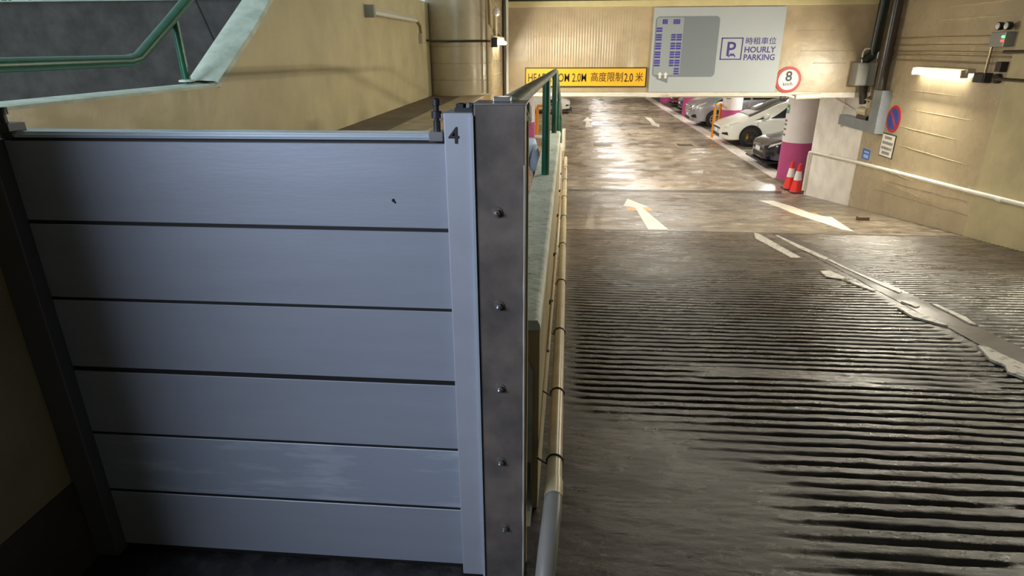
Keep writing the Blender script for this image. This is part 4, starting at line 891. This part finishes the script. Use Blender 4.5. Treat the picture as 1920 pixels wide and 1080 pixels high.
# trunk and legs and arms, seen from behind, head leaning slightly forward
vs = [V(0,0,.88),V(0,0,1.0),V(0,0,1.15),V(0,.01,1.30),V(.01,.02,1.38),V(.045,.04,1.46),
      V(-.09,0,.84),V(-.10,.12,.46),V(-.10,.10,.08),V(-.10,.24,.03),
      V(.09,0,.84),V(.10,-.02,.46),V(.10,-.16,.12),V(.10,-.04,.06),
      V(-.17,.01,1.34),V(-.23,-.02,1.08),V(-.22,.10,.86),V(.17,.01,1.34),V(.23,.03,1.08),V(.21,.20,.92)]
es = [(0,1),(1,2),(2,3),(3,4),(4,5),(0,6),(6,7),(7,8),(8,9),(0,10),(10,11),(11,12),(12,13),(3,14),(14,15),(15,16),(3,17),(17,18),(18,19)]
rd = [(.15,.11),(.135,.10),(.15,.11),(.16,.11),(.07,.065),(.05,.05),.085,.06,.042,.035,.085,.06,.042,.035,.06,.042,.028,.06,.042,.028]
body = skin('body', vs, es, rd, M['skin'])
sh = skin('shirt', [vs[i] for i in (0,1,2,3,4,14,15,17,18)], [(0,1),(1,2),(2,3),(3,4),(3,5),(5,6),(3,7),(7,8)], [(.172,.132),(.155,.12),(.168,.128),(.178,.13),(.085,.08),.078,.062,.078,.062], M['shirt'])
tr_ = skin('trousers', [vs[i] for i in (0,6,7,8,10,11,12)]+[V(0,0,.97)], [(0,1),(1,2),(2,3),(0,4),(4,5),(5,6),(0,7)], [(.168,.128),.10,.078,.062,.10,.078,.062,(.15,.115)], M['trousers'])
hd = MB(); hc = Vector(V(.055,.05,1.56))
def headf(u, v):
    a = 2*PI*u; t = PI*v; r_ = math.sin(t); x = .075*r_*math.cos(a); y = .095*r_*math.sin(a); z = -.115*math.cos(t)
    if z < 0: x *= 1-.25*(-z/.115); y = y*(1-.2*(-z/.115))+(.01*(-z/.115) if y > 0 else 0)
    return hc+Vector((x, y, z))
hd.grid(headf, 24, 16)
nose_ = Vector((hc.x, hc.y+.095, hc.z-.01)); hd.add([nose_+Vector((-.014,0,-.012)), nose_+Vector((.014,0,-.012)), nose_+Vector((0,.022,-.012)), nose_+Vector((0,0,.03))], [(0,1,2),(0,3,2),(1,3,2),(0,1,3)])
ho = hd.build('head', M['skin'], pr, smooth='all')
e_ = MB()
for s_ in (-1,1): e_.lathe([(.001,-.004),(.009,0),(.001,.004)], (hc.x+s_*.03,hc.y+.085,hc.z+.01), 'Y', 10)
e_.build('eyes', M['hair'], ho)
e_ = MB()
for s_ in (-1,1): e_.lathe([(.008,-.012),(.028,0),(.024,.012)], (hc.x+s_*.078,hc.y,hc.z-.005), 'X', 12)
e_.build('ears', M['skin'], ho, smooth='all')
MB().box(hc.x-.022,hc.x+.022,hc.y+.078,hc.y+.086,hc.z-.058,hc.z-.050).build('mouth', M['hair'], ho)
hh = MB()
def hairf(u, v):
    a = 2*PI*u; t = PI*(.36+.64*v) if True else 0; r_ = math.sin(t); back = .5-.5*math.sin(a)
    t2 = PI*(1-(1-v)*(.42+.22*back)); r_ = math.sin(t2)
    return hc+Vector((.084*r_*math.cos(a), .104*r_*math.sin(a)-.004, -.124*math.cos(t2)))
hh.grid(hairf, 24, 12); hh.build('hair', M['hair'], pr, smooth='all')
# hands with palm, four fingers and thumb
for wx_, wy_, wz_, sd in [(-.22,.10,.86,-1),(.21,.20,.92,1)]:
    base = Vector(V(wx_, wy_, wz_)); dn = Vector((0,.35,-.94)); hvs = [base, base+dn*.05, base+dn*.085]; hes = [(0,1),(1,2)]; hr_ = [.026,(.034,.02),(.034,.018)]
    for fi, (off, ln) in enumerate([(-.03,.065),(-.01,.075),(.01,.07),(.03,.055)]):
        k0 = len(hvs); p_ = base+dn*.09+Vector((0, off*.9, off*.3)); hvs += [p_, p_+dn*ln*.55, p_+dn*ln+Vector((-sd*.012,0,0))]; hes += [(2,k0),(k0,k0+1),(k0+1,k0+2)]; hr_ += [.009,.008,.007]
    k0 = len(hvs); p_ = base+dn*.03; hvs += [p_+Vector((0,.035,-.005)), p_+Vector((-sd*.01,.055,-.035))]; hes += [(1,k0),(k0,k0+1)]; hr_ += [.011,.009]
    skin('hand', hvs, hes, hr_, M['skin'], 0, 1)
for sx_, yy_, zz_ in [(-.10,.18,.0),(.10,-.08,.02)]:
    b = MB(); b.box(bx_+sx_-.045,bx_+sx_+.045,by_+yy_-.13,by_+yy_+.13,bz_+zz_,bz_+zz_+.08); b.build('shoe', M['black'], pr, bevel=.02)

# ================================================================== ASSUMED HALL CEILING LAMPS (lit, out of view)
for i, (x, y) in enumerate(HALL):
    area('assumed_hall_light', (x, y, 2.60), (0,0,0), .10, 1.4, 62, NEUT)
    t = thing('assumed_ceiling_lamp', (x, y, 2.75), 'unseen tube lamp assumed on the hall ceiling behind the beam', 'lamp', 'assumed tube lamps on the hall ceiling')
    MB().box(x-.05,x+.05,y-.65,y+.65,2.68,2.75).build('fixture_body', M['fixture'], t)
    b = MB(); b.tube([(x,y-.6,2.65),(x,y+.6,2.65)], .02, 8); b.build('tube', M['tube'], t)
